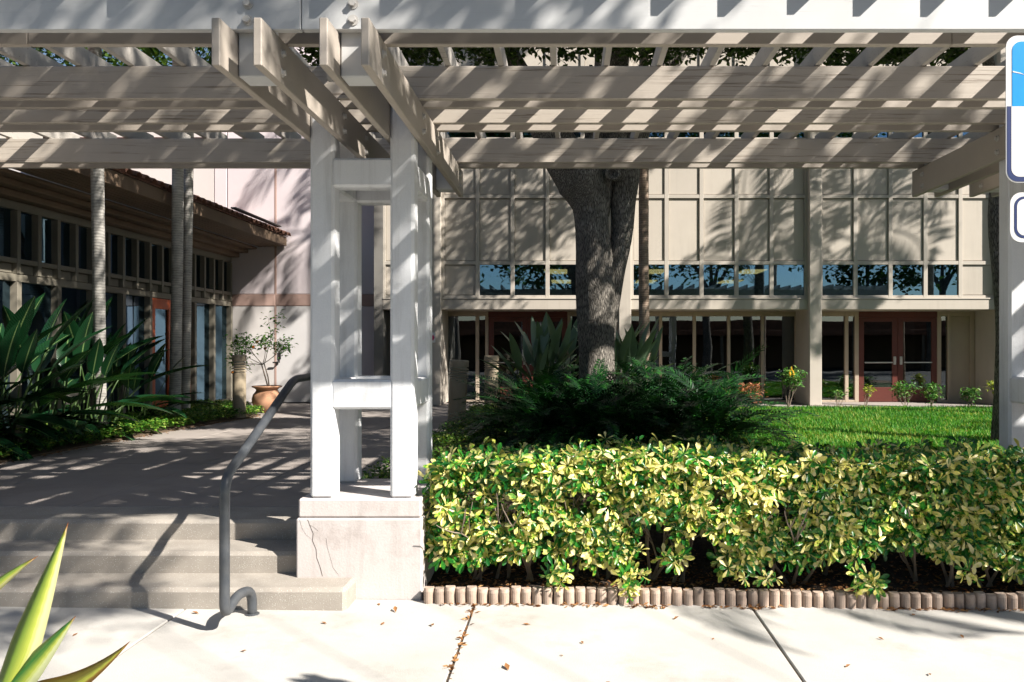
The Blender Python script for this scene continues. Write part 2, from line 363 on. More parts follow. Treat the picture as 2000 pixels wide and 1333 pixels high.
# ------------------------------------------------------------------ mesh helpers
class MB:
    def __init__(s): s.v = []; s.f = []
    def add(s, v, f):
        o = len(s.v); s.v += [tuple(p) for p in v]; s.f += [tuple(i+o for i in q) for q in f]; return s
    def box(s, x0, x1, y0, y1, z0, z1, c=0.0):
        if x0 > x1: x0, x1 = x1, x0
        if y0 > y1: y0, y1 = y1, y0
        if z0 > z1: z0, z1 = z1, z0
        if c <= 0:
            v = [(x, y, z) for x in (x0, x1) for y in (y0, y1) for z in (z0, z1)]
            return s.add(v, [(0, 1, 3, 2), (4, 6, 7, 5), (0, 4, 5, 1), (2, 3, 7, 6), (0, 2, 6, 4), (1, 5, 7, 3)])
        c = min(c, (x1-x0)*0.45, (y1-y0)*0.45, (z1-z0)*0.45)
        lo = (x0, y0, z0); hi = (x1, y1, z1); cen = Vector(((x0+x1)/2, (y0+y1)/2, (z0+z1)/2))
        idx = {}; v = []
        for i in range(8):
            sg = [(i >> a) & 1 for a in range(3)]
            for a in range(3):
                p = [(hi[k] - (0 if k == a else c)) if sg[k] else (lo[k] + (0 if k == a else c)) for k in range(3)]
                idx[(i, a)] = len(v); v.append(tuple(p))
        f = []
        def poly(ids):
            ps = [Vector(v[k]) for k in ids]
            n = (ps[1]-ps[0]).cross(ps[2]-ps[0]); m = sum(ps, Vector())/len(ps)
            f.append(tuple(ids) if n.dot(m-cen) > 0 else tuple(reversed(ids)))
        for a in range(3):
            b_, c_ = (a+1) % 3, (a+2) % 3
            for sg in (0, 1):
                poly([idx[((sg << a) | (p << b_) | (q << c_), a)] for p, q in ((0, 0), (1, 0), (1, 1), (0, 1))])
        for a in range(3):
            b_, c_ = (a+1) % 3, (a+2) % 3
            for p in (0, 1):
                for q in (0, 1):
                    i0 = (p << b_) | (q << c_); i1 = i0 | (1 << a)
                    poly([idx[(i0, b_)], idx[(i1, b_)], idx[(i1, c_)], idx[(i0, c_)]])
        for i in range(8):
            poly([idx[(i, 0)], idx[(i, 1)], idx[(i, 2)]])
        return s.add(v, f)
    def tube(s, pts, rads, n=8, cap=True, wob=0.0, seed=0.0):
        pts = [Vector(p) for p in pts]
        if not hasattr(rads, '__len__'): rads = [rads]*len(pts)
        up = None; v = []; f = []
        for i, p in enumerate(pts):
            t = (pts[min(i+1, len(pts)-1)] - pts[max(i-1, 0)]).normalized()
            if up is None:
                up = t.cross(Vector((0.3, 1, 0.11))).normalized()
            up = (up - t*up.dot(t)).normalized(); sd = t.cross(up)
            for k in range(n):
                a = 2*math.pi*k/n
                d = up*math.cos(a) + sd*math.sin(a)
                r = rads[i]
                if wob: r *= 1 + wob*mnoise.noise(Vector((d.x*1.6+seed, d.y*1.6, p.z*0.9+p.x*0.4)))
                v.append(tuple(p + d*r))
        for i in range(len(pts)-1):
            for k in range(n):
                a = i*n+k; b = i*n+(k+1) % n
                f.append((a, b, b+n, a+n))
        if cap:
            f.append(tuple(reversed(range(n)))); f.append(tuple(range((len(pts)-1)*n, len(pts)*n)))
        return s.add(v, f)
    def lathe(s, prof, n=20, cx=0, cy=0):
        v = []; f = []
        for r, z in prof:
            for k in range(n):
                a = 2*math.pi*k/n; v.append((cx+r*math.cos(a), cy+r*math.sin(a), z))
        for i in range(len(prof)-1):
            for k in range(n):
                a = i*n+k; b = i*n+(k+1) % n; f.append((a, b, b+n, a+n))
        f.append(tuple(reversed(range(n)))); f.append(tuple(range((len(prof)-1)*n, len(prof)*n)))
        return s.add(v, f)
    def prism_y(s, outline, y0, y1):
        """outline of (x, z), extruded along y"""
        n = len(outline)
        v = [(x, y0, z) for x, z in outline] + [(x, y1, z) for x, z in outline]
        f = [tuple(range(n)), tuple(reversed(range(n, 2*n)))]
        f += [(i, i+n, (i+1) % n+n, (i+1) % n) for i in range(n)]
        return s.add(v, f)
    def prism_z(s, outline, z0, z1):
        n = len(outline)
        v = [(x, y, z0) for x, y in outline] + [(x, y, z1) for x, y in outline]
        f = [tuple(reversed(range(n))), tuple(range(n, 2*n))]
        f += [(i, (i+1) % n, (i+1) % n+n, i+n) for i in range(n)]
        return s.add(v, f)
    def mesh(s, name, mat, smooth=False):
        me = bpy.data.meshes.new(name); me.from_pydata(s.v, [], s.f); me.update()
        if smooth: me.polygons.foreach_set('use_smooth', [True]*len(me.polygons))
        me.materials.append(M[mat] if isinstance(mat, str) else mat)
        return me

WORLD = {}
def link(name, me, parent=None, local=False):
    o = bpy.data.objects.new(name, me); C.objects.link(o)
    if parent is not None:
        o.parent = parent
        if not local and parent in WORLD:
            o.matrix_parent_inverse = Matrix.Translation(-WORLD[parent])
    return o
def obj(name, mb, mat, parent=None, smooth=False, local=False):
    return link(name, mb.mesh(name, mat, smooth), parent, local)
def tag(o, label=None, cat=None, group=None, kind=None):
    if label: o['label'] = label
    if cat: o['category'] = cat
    if group: o['group'] = group
    if kind: o['kind'] = kind
    return o
def thing(name, label, cat, loc=(0, 0, 0), group=None, rz=0.0):
    e = bpy.data.objects.new(name, None); C.objects.link(e)
    e.location = loc; e.rotation_euler = (0, 0, rz); e.empty_display_size = 0.2
    WORLD[e] = Vector(loc)
    return tag(e, label, cat, group)
def struct(name, mb, mat, smooth=False):
    return tag(obj(name, mb, mat, None, smooth), kind='structure')

def tri_mesh(name, V, T, mat, uv=None, smooth=False):
    me = bpy.data.meshes.new(name)
    V = np.asarray(V, np.float32); T = np.asarray(T, np.int32)
    me.vertices.add(len(V)); me.vertices.foreach_set('co', V.ravel())
    me.loops.add(T.size); me.loops.foreach_set('vertex_index', T.ravel())
    me.polygons.add(len(T))
    me.polygons.foreach_set('loop_start', np.arange(0, T.size, 3, dtype=np.int32))
    me.polygons.foreach_set('loop_total', np.full(len(T), 3, np.int32))
    if smooth: me.polygons.foreach_set('use_smooth', np.ones(len(T), bool))
    me.update(calc_edges=True)
    if uv is not None:
        l = me.uv_layers.new(name='UVMap'); l.data.foreach_set('uv', np.asarray(uv, np.float32)[T.ravel()].ravel())
    me.materials.append(M[mat] if isinstance(mat, str) else mat)
    return me

def blade(L, W, n, prof, bend=0.0, fold=0.15, twist=0.0):
    """leaf along +Y, face up +Z; returns verts, tris, uvs"""
    V = []; UV = []; T = []
    y = z = 0.0; ang = 0.0
    for i in range(n+1):
        t = i/n; w = W*0.5*prof(t)
        cx, sx = math.cos(twist*t), math.sin(twist*t)
        for q, s_ in ((0, -1), (0.5, 0), (1, 1)):
            dx = s_*w; dz = abs(s_)*w*fold*2
            V.append((dx*cx, y, z+dz+dx*sx)); UV.append((q, t))
        y += L/n*math.cos(ang); z -= L/n*math.sin(ang); ang += bend/n
    for i in range(n):
        a = i*3
        for k in (0, 1):
            T += [(a+k, a+k+1, a+k+4), (a+k, a+k+4, a+k+3)]
    return np.array(V), np.array(T), np.array(UV)

def small_leaf(L=1.0, W=0.5, fold=0.12, bend=0.15):
    V = np.array([(0, 0, 0), (-W/2, L*0.5, fold*L), (0, L*0.52, 0), (W/2, L*0.5, fold*L), (0, L, -bend*L)])
    return V, np.array([(0, 2, 1), (0, 3, 2), (1, 2, 4), (2, 3, 4)])
def quad_leaf(L=1.0, W=0.5):
    return np.array([(0, 0, 0), (-W/2, L*0.5, 0.06), (0, L, -0.05), (W/2, L*0.5, 0.06)]), np.array([(0, 2, 1), (0, 3, 2)])

def frames(az, el, roll):
    """stack of rotations: local Y to the (az, el) direction, local Z up-ish, rolled"""
    d = np.stack([np.cos(el)*np.cos(az), np.cos(el)*np.sin(az), np.sin(el)], -1)
    sd = np.stack([np.sin(az), -np.cos(az), np.zeros_like(az)], -1)
    nz = np.cross(sd, d)
    c, s_ = np.cos(roll)[:, None], np.sin(roll)[:, None]
    x = sd*c + nz*s_; z = nz*c - sd*s_
    return np.stack([x, d, z], 1)       # rows are images of local x, y, z
def scatter(tV, tT, Rm, P, sc):
    n = len(P)
    W = np.einsum('vk,nkj->nvj', tV, Rm)*np.asarray(sc).reshape(-1, 1, 1) + np.asarray(P)[:, None, :]
    T = (tT[None] + (np.arange(n)*len(tV))[:, None, None]).reshape(-1, 3)
    return W.reshape(-1, 3), T
def merge(parts):
    Vs, Ts, o = [], [], 0
    for V, T in parts:
        Vs.append(V); Ts.append(T+o); o += len(V)
    return np.concatenate(Vs), np.concatenate(Ts)

def fbm(x, y, s=1.0, seed=0.0):
    return mnoise.noise(Vector((x*s+seed, y*s-seed, seed)))*0.6 + mnoise.noise(Vector((x*s*2.3-seed, y*s*2.3, seed+4)))*0.4

# ------------------------------------------------------------------ ground, pavements, steps
def zs(x): return -0.012*(x+1.5)

struct('ground', MB().box(-400, 400, -400, 400, -0.6, -0.14), 'asphalt')

sw = bpy.data.objects.new('sidewalk', None); C.objects.link(sw); tag(sw, kind='structure'); WORLD[sw] = Vector()
def tilted(x0, x1, y0, y1, z1, th, c=0.006):
    mb = MB().box(x0, x1, y0, y1, -th, 0, c)
    mb.v = [(x, y, z+z1+zs(x)) for x, y, z in mb.v]
    return mb
for k in range(-5, 6):
    x0 = -0.65+1.92*k
    obj('slab', tilted(x0+0.007, x0+1.92-0.007, 1.9, 5.56, 0.0, 0.12), 'sidewalk', sw)
obj('joint_bed', tilted(-11, 13, 1.92, 5.5, -0.012, 0.1, 0), 'joint', sw)
struct('kerb', MB().box(-40, 40, 1.72, 1.893, -0.3, 0.0, 0.02), 'sidewalk')

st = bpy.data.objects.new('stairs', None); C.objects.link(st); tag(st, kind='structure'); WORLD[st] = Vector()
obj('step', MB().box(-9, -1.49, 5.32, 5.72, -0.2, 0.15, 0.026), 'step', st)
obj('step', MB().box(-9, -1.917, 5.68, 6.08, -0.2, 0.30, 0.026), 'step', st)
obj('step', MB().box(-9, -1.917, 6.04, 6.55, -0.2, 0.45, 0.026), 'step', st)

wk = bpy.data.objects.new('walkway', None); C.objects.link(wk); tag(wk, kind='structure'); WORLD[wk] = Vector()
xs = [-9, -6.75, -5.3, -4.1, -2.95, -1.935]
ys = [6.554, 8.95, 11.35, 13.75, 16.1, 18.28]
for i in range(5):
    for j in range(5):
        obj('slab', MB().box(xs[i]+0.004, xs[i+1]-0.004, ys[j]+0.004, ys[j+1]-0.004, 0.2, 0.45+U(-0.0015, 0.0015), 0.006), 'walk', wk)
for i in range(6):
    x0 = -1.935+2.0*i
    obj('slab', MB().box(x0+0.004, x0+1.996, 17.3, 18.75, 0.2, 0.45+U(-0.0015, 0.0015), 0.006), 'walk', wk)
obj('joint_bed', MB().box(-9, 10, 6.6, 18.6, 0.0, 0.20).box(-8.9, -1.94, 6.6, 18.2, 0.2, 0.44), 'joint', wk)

def smooth(a, b, t):
    t = max(0, min(1, (t-a)/(b-a))); return t*t*(3-2*t)
def gz(x, y):
    return 0.045 + 0.40*smooth(5.9, 7.2, y) - (0.012*(x+1.0) if y < 6.5 else 0)*(1-smooth(5.9, 6.5, y)) + 0.03*fbm(x, y, 0.9, 2.0)
def grid(x0, x1, y0, y1, st_, zf, drop=0.25):
    nx = max(2, int((x1-x0)/st_)); ny = max(2, int((y1-y0)/st_))
    mb = MB()
    mb.v = [(x0+(x1-x0)*i/nx, y0+(y1-y0)*j/ny, zf(x0+(x1-x0)*i/nx, y0+(y1-y0)*j/ny)) for j in range(ny+1) for i in range(nx+1)]
    mb.f = [(j*(nx+1)+i, j*(nx+1)+i+1, (j+1)*(nx+1)+i+1, (j+1)*(nx+1)+i) for j in range(ny) for i in range(nx)]
    return mb
struct('mulch_bed', grid(-1.03, 12, 5.54, 7.0, 0.12, gz), 'mulch', True)
struct('planting_bed', grid(-1.925, 12, 6.9, 17.28, 0.2, lambda x, y: gz(x, y)-0.008), 'soil', True)
def lawn_edge(y): return 2.35 + 0.5*math.sin(y*0.7+0.6) + 0.25*math.sin(y*1.9)
struct('lawn', grid(3.2, 12, 9.3, 16.7, 0.25, lambda x, y: gz(x, y)+0.012), 'turf', True)
left_bed = [(-7.86, 4.6), (-6.55, 4.6+2.0), (-6.45, 8.5), (-6.1, 13.0), (-5.8, 14.6), (-5.85, 15.1), (-6.4, 15.4), (-6.7, 16.6), (-7.86, 16.9)]
struct('side_bed', MB().prism_z(left_bed, 0.3, 0.475), 'soil')
struct('verge', MB().lathe([(1.2, -0.2), (1.15, 0.02), (0.8, 0.08), (0.3, 0.1)], 18, -3.1, 2.75), 'mulch', True)

# ------------------------------------------------------------------ office building (beige panels)
ob = thing('office_building', 'two storey beige panelled office building with window strip behind the trees', 'building', (2, 17.6, 0.45))
COLX = [-2.952, 1.249, 5.45, 9.65]
def part(name, mb, mat, parent, **kw): return obj(name, mb, mat, parent, **kw)
FY = 17.6
XL, XR = -4.11, 14.0
# solid bands between the rows, roof and slabs
part('wall', MB().box(XL, XR, FY+0.14, FY+0.30, 3.60, 6.36).box(XL, XR, FY+0.14, FY+0.30, 7.19, 9.0), 'facade', ob)
part('floor_slab', MB().box(XL, XR, FY+0.06, 37, 2.62, 2.80), 'room', ob)
part('ceiling', MB().box(XL, XR, FY+0.31, 37, 4.5, 4.62), 'room', ob)
part('rear_wall', MB().box(XL, XR, 36.8, 37, 0.4, 9.0).box(XL-0.2, XL, FY, 37, 0.4, 9).box(XR, XR+0.2, FY, 37, 0.4, 9), 'room', ob)
part('roof', MB().box(XL-0.2, XR+0.2, FY+0.02, 37, 9.0, 9.25, 0.02), 'facade', ob)
part('upper_room', MB().box(XL, XR, 20.5, 20.6, 4.63, 8.99), 'roomdark', ob)
part('lobby_wall', MB().box(XL, XR, 23, 23.1, 0.3, 2.62).box(XL, XR, 18.8, 23, 0.30, 0.445), 'roomdark', ob)
part('brow', MB().box(XL, XR, FY+0.0, FY+1.06, 2.575, 2.80, 0.008), 'facade', ob)
part('sill_ledge', MB().box(XL, XR, FY-0.015, FY+0.10, 2.803, 2.835, 0.004), 'mullion', ob)
for x in COLX:
    part('pilaster', MB().box(x-0.135, x+0.135, FY-0.12, FY+1.08, 0.45, 9.0, 0.01), 'facade', ob)
ROWS = [('glass', 2.893, 3.574), ('panel', 3.654, 5.05), ('panel', 5.13, 6.32), ('glass', 6.40, 7.15), ('panel', 7.23, 8.6)]
for z0, z1 in ((2.836, 2.893), (3.574, 3.654), (5.05, 5.13), (6.32, 6.40), (7.15, 7.23), (8.6, 8.7)):
    for a, b in ((XL, COLX[0]-0.137), (COLX[0]+0.137, COLX[1]-0.137), (COLX[1]+0.137, COLX[2]-0.137), (COLX[2]+0.137, COLX[3]-0.137), (COLX[3]+0.137, XR)):
        part('transom', MB().box(a, b, FY+0.032, FY+0.135, z0, z1, 0.004), 'mullion', ob)
bays = [(XL, COLX[0]-0.155, [0.0, 0.26, 1.0]), (COLX[0]+0.155, COLX[1]-0.155, None), (COLX[1]+0.155, COLX[2]-0.155, None), (COLX[2]+0.155, COLX[3]-0.155, None)]
for bi, (a, b, fr) in enumerate(bays):
    fr = fr or [i/5 for i in range(6)]
    xs_ = [a+(b-a)*t for t in fr]
    for i, x in enumerate(xs_):
        part('mullion', MB().box(x-0.045, x+0.045, FY+0.028, FY+0.136, 2.838, 8.6, 0.004), 'mullion', ob)
    for i in range(len(xs_)-1):
        x0, x1 = xs_[i]+0.04, xs_[i+1]-0.04
        for ri, (kind, z0, z1) in enumerate(ROWS):
            solid = kind == 'panel' or (ri == 0 and ((bi == 0) or (bi == 1 and i == 0) or (bi == 3 and i == 4)))
            if solid:
                part('wall_panel', MB().box(x0+0.012, x1-0.012, FY+0.062+U(0, 0.006), FY+0.132, z0+0.012, z1-0.012, 0.006), 'facade', ob)
            else:
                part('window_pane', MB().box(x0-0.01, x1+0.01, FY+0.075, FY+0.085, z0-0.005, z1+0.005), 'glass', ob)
part('wall_panel', MB().box(COLX[3]+0.14, XR, FY+0.04, FY+0.13, 2.84, 8.7), 'facade', ob)
# ground floor, set back under the brow
GY = 18.6
def frame(x0, x1, z0=0.45, z1=2.574): part('window_frame', MB().box(x0, x1, GY-0.05, GY+0.08, z0, z1, 0.005), 'tanframe', ob)
def gpane(x0, x1, mat='darkglass'): part('window_pane', MB().box(x0-0.01, x1+0.01, GY+0.01, GY+0.02, 0.50, 2.47), mat, ob)
def rails(x0, x1):
    part('head_rail', MB().box(x0, x1, GY-0.045, GY+0.078, 2.462, 2.573, 0.004), 'tanframe', ob)
    part('sill_rail', MB().box(x0, x1, GY-0.045, GY+0.078, 0.452, 0.50, 0.004), 'tanframe', ob)
for x0, x1 in ((-2.95, -2.87), (-2.17, -2.09), (-1.944, -1.872), (-0.02, 0.06), (1.03, 1.12), (1.38, 1.45), (2.125, 2.195), (2.915, 2.985), (3.72, 3.79), (4.513, 4.583), (5.30, 5.37),
               (5.60, 5.68), (6.47, 6.55), (6.70, 6.79), (8.63, 8.72), (8.87, 8.95), (9.40, 9.50)):
    frame(x0, x1)
for x0, x1 in ((-2.87, -2.17), (-2.09, -1.944), (0.06, 1.03), (1.45, 2.125), (2.195, 2.915), (2.985, 3.72), (3.79, 4.513), (4.583, 5.30), (5.68, 6.47), (6.55, 6.70), (8.72, 8.87)):
    gpane(x0, x1); rails(x0, x1)
rails(8.95, 9.40)
part('wall_panel', MB().box(8.953, 9.398, GY+0.0, GY+0.06, 0.50, 2.46, 0.006), 'tanframe', ob)
part('wall', MB().box(9.51, XR, GY-0.05, GY+0.2, 0.3, 2.573).box(XL, -2.96, GY-0.3, GY+0.2, 0.3, 2.573), 'tanframe', ob)
def double_door(x0, x1):
    part('door_head', MB().box(x0, x1, GY-0.048, GY+0.079, 2.43, 2.573, 0.004), 'reddoor', ob)
    xm = (x0+x1)/2
    for a, b, sgn in ((x0+0.004, xm-0.004, 1), (xm+0.004, x1-0.004, -1)):
        mb = MB(); y0, y1 = GY-0.03, GY+0.02
        mb.box(a, a+0.125, y0, y1, 0.46, 2.425, 0.004).box(b-0.125, b, y0, y1, 0.46, 2.425, 0.004)
        mb.box(a+0.126, b-0.126, y0+0.003, y1-0.003, 0.46, 0.80, 0.004).box(a+0.126, b-0.126, y0+0.003, y1-0.003, 2.335, 2.425, 0.004)
        d = part('door', mb, 'reddoor', ob)
        obj('door_glass', MB().box(a+0.12, b-0.12, GY-0.006, GY, 0.795, 2.34), 'darkglass', d)
        obj('push_bar', MB().box(a+0.13, b-0.13, y0-0.05, y0-0.025, 1.365, 1.395, 0.006), 'steel', d)
        hx = b-0.07 if sgn > 0 else a+0.07
        obj('handle', MB().box(hx-0.03, hx+0.03, y0-0.012, y0-0.002, 1.33, 1.52, 0.004).tube([(hx, y0-0.012, 1.36), (hx, y0-0.06, 1.37), (hx, y0-0.06, 1.49), (hx, y0-0.012, 1.5)], 0.011, 8), 'steel', d)
double_door(-1.872, -0.02)
double_door(6.79, 8.63)
for x0 in (-1.075, -0.905):
    tag(obj('paper_notice', MB().box(x0, x0+0.1, GY-0.037, GY-0.0335, 1.43, 1.68), 'paper'),
        ('white paper notice taped to the left leaf of the doors by the bollards' if x0 < -1 else 'white paper notice taped to the right leaf of the doors by the bollards'), 'notice', 'paper notices on the left doors')
ki = 0
for row, (yy, zz, nm) in enumerate(((28.7, 4.5, 'nearer'), (33.2, 4.5, 'farther'))):
    for k in range(4):
        x = -0.45+3.53*k+0.15*row
        t = thing('ceiling_light', 'lit ceiling light panel inside the upper window strip, %s row, %s' % (nm, ('leftmost', 'second from the left', 'second from the right', 'rightmost')[k]), 'ceiling light', (x, yy, zz-0.06), 'ceiling lights inside the office')
        obj('housing', MB().box(x-0.44, x+0.44, yy-0.9, yy+0.9, zz-0.05, zz+0.02), 'signwhite', t)
        obj('diffuser', MB().box(x-0.4, x+0.4, yy-0.85, yy+0.85, zz-0.066, zz-0.051), 'lamp', t)
ws = thing('wall_sign', 'small white wall sign with magenta diamond beside the left doors', 'sign', (-2.97, FY-0.17, 1.9))
obj('plate', MB().box(-3.02, -2.92, FY-0.18, FY-0.163, 1.84, 2.06, 0.003), 'signwhite', ws)
obj('mark', MB().prism_y([(-2.97, 1.88), (-2.935, 1.95), (-2.97, 2.02), (-3.005, 1.95)], FY-0.186, FY-0.181), 'pinkink', ws)

# ------------------------------------------------------------------ stucco wing (lavender wall with the service door)
PY = 18.3
sw2 = thing('stucco_wing', 'lavender pink stucco wing with rose band and dappled shade, left of the pergola post', 'building', (-6, PY, 0.45))
part('wall_core', MB().box(-8.17, -4.12, PY+0.03, PY+0.6, 0.2, 10.5).box(-20, -8.17, PY+0.03, PY+0.6, 0.2, 6.55), 'palewall', sw2)
cols = [(-7.86, -6.76), (-6.74, -5.62), (-5.60, -4.46)]
for a, b in cols:
    for z0, z1 in ((2.965, 6.4), (6.42, 10.4)):
        part('stucco_panel', MB().box(a, b, PY, PY+0.035, z0, z1, 0.008), 'pinkwall', sw2)
    part('stucco_panel', MB().box(a, b, PY-0.012, PY+0.035, 2.69, 2.955, 0.008), 'band', sw2)
for z0, z1 in ((4.0, 6.4), (6.42, 10.4)):
    part('stucco_panel', MB().box(-8.16, -7.88, PY, PY+0.035, z0, z1, 0.008), 'pinkwall', sw2)
part('stucco_panel', MB().box(-7.86, -6.76, PY, PY+0.035, 0.46, 2.68, 0.008), 'palewall', sw2)
part('stucco_panel', MB().box(-5.60, -4.46, PY, PY+0.035, 0.46, 2.68, 0.008), 'pinkwall', sw2)
part('corner_strip', MB().box(-4.44, -4.13, PY-0.03, PY+0.035, 0.46, 10.4, 0.008), 'band', sw2)
part('stucco_panel', MB().box(-20, -8.18, PY, PY+0.035, 3.2, 6.2), 'palewall', sw2)
part('coping', MB().box(-20, -8.175, PY-0.08, PY+0.7, 6.25, 6.42).box(-20, -8.175, PY-0.08, PY+0.7, 6.56, 6.75), 'palewall', sw2)
part('coping_stripe', MB().box(-20, -8.175, PY-0.06, PY+0.65, 6.421, 6.559), 'band', sw2)
dr = part('door', MB().box(-6.735, -5.625, PY-0.005, PY+0.03, 0.47, 2.68, 0.006), 'doorwhite', sw2)
obj('handle', MB().box(-6.68, -6.62, PY-0.03, PY-0.006, 1.46, 1.62, 0.006).box(-6.675, -6.635, PY-0.06, PY-0.03, 1.38, 1.46, 0.006).tube([(-6.655, PY-0.05, 1.4), (-6.655, PY-0.09, 1.39), (-6.78, PY-0.09, 1.385)], 0.018, 8), 'blackmetal', dr)
obj('threshold', MB().box(-6.74, -5.6, PY-0.10, PY-0.006, 0.452, 0.472, 0.004), 'blackmetal', dr)
part('seam_strip', MB().box(-6.775, -6.725, PY-0.006, PY+0.03, 0.46, 6.4, 0.002), 'band', sw2)

# ------------------------------------------------------------------ low window wing on the left
WX = -7.78
ww = thing('window_wing', 'low dark wing with clerestory windows, red doors and clay tile eave along the left', 'building', (WX, 12, 0.45))
Y0, Y1 = 5.9, 18.26
part('wall_core', MB().box(-14, -12.1, Y0, Y1, 0.2, 4.2).box(-14, WX-0.2, Y0-0.2, Y0, 0.2, 4.2), 'roomdark', ww)
part('ceiling', MB().box(-14, WX-0.1, Y0, Y1, 3.80, 3.9).box(-14, WX-0.06, Y0, Y1, 0.3, 0.44), 'roomdark', ww)
part('header', MB().box(WX-0.1, WX+0.035, Y0, Y1, 3.68, 3.80, 0.005), 'wingwood', ww)
part('sill_rail', MB().box(WX-0.1, WX+0.05, Y0, Y1, 2.93, 3.0, 0.005), 'wingwood', ww)
part('sill_rail', MB().box(WX-0.1, WX+0.045, Y0, Y1, 2.674, 2.78, 0.005), 'wingwood', ww)
part('base_rail', MB().box(WX-0.1, WX+0.05, Y0, 14.72, 0.40, 0.56, 0.005).box(WX-0.1, WX+0.05, 16.29, Y1, 0.40, 0.56, 0.005), 'wingwood', ww)
n = int((Y1-Y0)/0.44)
yy = [Y1-0.06-0.44*i for i in range(n+1)]
for i, y in enumerate(yy):
    part('mullion', MB().box(WX-0.09, WX+0.06, y-0.036, y+0.036, 2.785, 3.675, 0.004), 'wingwood', ww)
    if i < n:
        a, b = y-0.44+0.037, y-0.037
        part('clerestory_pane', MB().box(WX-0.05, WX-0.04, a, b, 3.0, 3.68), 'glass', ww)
        part('transom_panel', MB().box(WX-0.08, WX-0.01, a+0.012, b-0.012, 2.792, 2.922, 0.008), 'wingwood', ww)
    if i % 2 == 0 and not (14.8 < y < 16.2):
        part('mullion', MB().box(WX-0.09, WX+0.065, y-0.045, y+0.045, 0.565, 2.672, 0.004), 'wingwood', ww)
for i in range(0, n-1, 2):
    a, b = yy[i+2]+0.046, yy[i]-0.046
    if b > 14.74 and a < 16.27: 
        if a < 14.74: b = 14.70
        elif b > 16.27: a = 16.31
        else: continue
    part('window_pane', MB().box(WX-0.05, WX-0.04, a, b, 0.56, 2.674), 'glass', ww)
part('window_shade', MB().box(WX-0.16, WX-0.15, 16.3, 18.24, 0.56, 2.67).box(WX-0.22, WX-0.21, 12.0, 15.0, 3.0, 3.55), 'blind', ww)
for a, b in ((14.745, 15.50), (15.51, 16.265)):
    mb = MB(); x0, x1 = WX-0.02, WX+0.04
    mb.box(x0, x1, a, a+0.13, 0.46, 2.665, 0.004).box(x0, x1, b-0.13, b, 0.46, 2.665, 0.004)
    mb.box(x0+0.003, x1-0.003, a+0.131, b-0.131, 0.46, 0.78, 0.004).box(x0+0.003, x1-0.003, a+0.131, b-0.131, 2.47, 2.665, 0.004)
    d = part('door', mb, 'orangedoor', ww)
    obj('door_glass', MB().box(x0+0.02, x0+0.026, a+0.125, b-0.125, 0.775, 2.475), 'glass', d)
    obj('handle', MB().tube([(x1, b-0.06 if a < 15 else a+0.06, 1.4), (x1+0.06, b-0.06 if a < 15 else a+0.06, 1.42), (x1+0.06, b-0.06 if a < 15 else a+0.06, 1.68), (x1, b-0.06 if a < 15 else a+0.06, 1.7)], 0.013, 8), 'steel', d)
part('cornice', MB().box(WX-0.1, WX+0.22, Y0, Y1, 3.803, 3.90, 0.01).box(WX-0.1, WX+0.42, Y0, Y1, 3.902, 3.985, 0.01).box(WX-0.1, WX+0.62, Y0, Y1, 3.987, 4.04, 0.01), 'soffit', ww)
for i in range(6):
    xa = WX+0.64+(-6.54-WX-0.64)*i/6; xb = WX+0.64+(-6.54-WX-0.64)*(i+1)/6
    part('soffit_board', MB().box(xa+0.004, xb-0.004, Y0, Y1, 4.045+0.004*i, 4.09, 0.003), 'soffit', ww)
part('fascia', MB().box(-6.53, -6.48, Y0, Y1, 4.06, 4.27, 0.006), 'soffit', ww)
rf = part('roof', MB().prism_y([(-6.46, 4.275), (-6.46, 4.30), (-12.5, 5.9), (-12.5, 5.8)], Y0, Y1), 'rooftile', ww)
tile_me = {}
for i in range(int((Y1-Y0)/0.235)):
    y = Y1-0.12-0.235*i
    mb = MB(); nn = 7; prev = None
    for L, (xx, zz) in enumerate(((-6.38+U(-0.012, 0.012), 4.285), (-7.6, 4.608))):
        for k in range(nn):
            a = math.pi*k/(nn-1); mb.v.append((xx, y+0.1*math.cos(a), zz+0.075*math.sin(a)))
        for k in range(nn):
            a = math.pi*k/(nn-1); mb.v.append((xx, y+0.085*math.cos(a), zz+0.058*math.sin(a)))
    for k in range(nn-1):
        mb.f += [(k, k+1, 2*nn+k+1, 2*nn+k), (k, nn+k, nn+k+1, k+1), (nn+k, 3*nn+k, 3*nn+k+1, nn+k+1)]
    obj('roof_tile', mb, 'rooftile', rf)
part('gutter', MB().box(-6.47, -6.36, 15.2, 17.6, 4.40, 4.43, 0.004), 'gutter', ww)

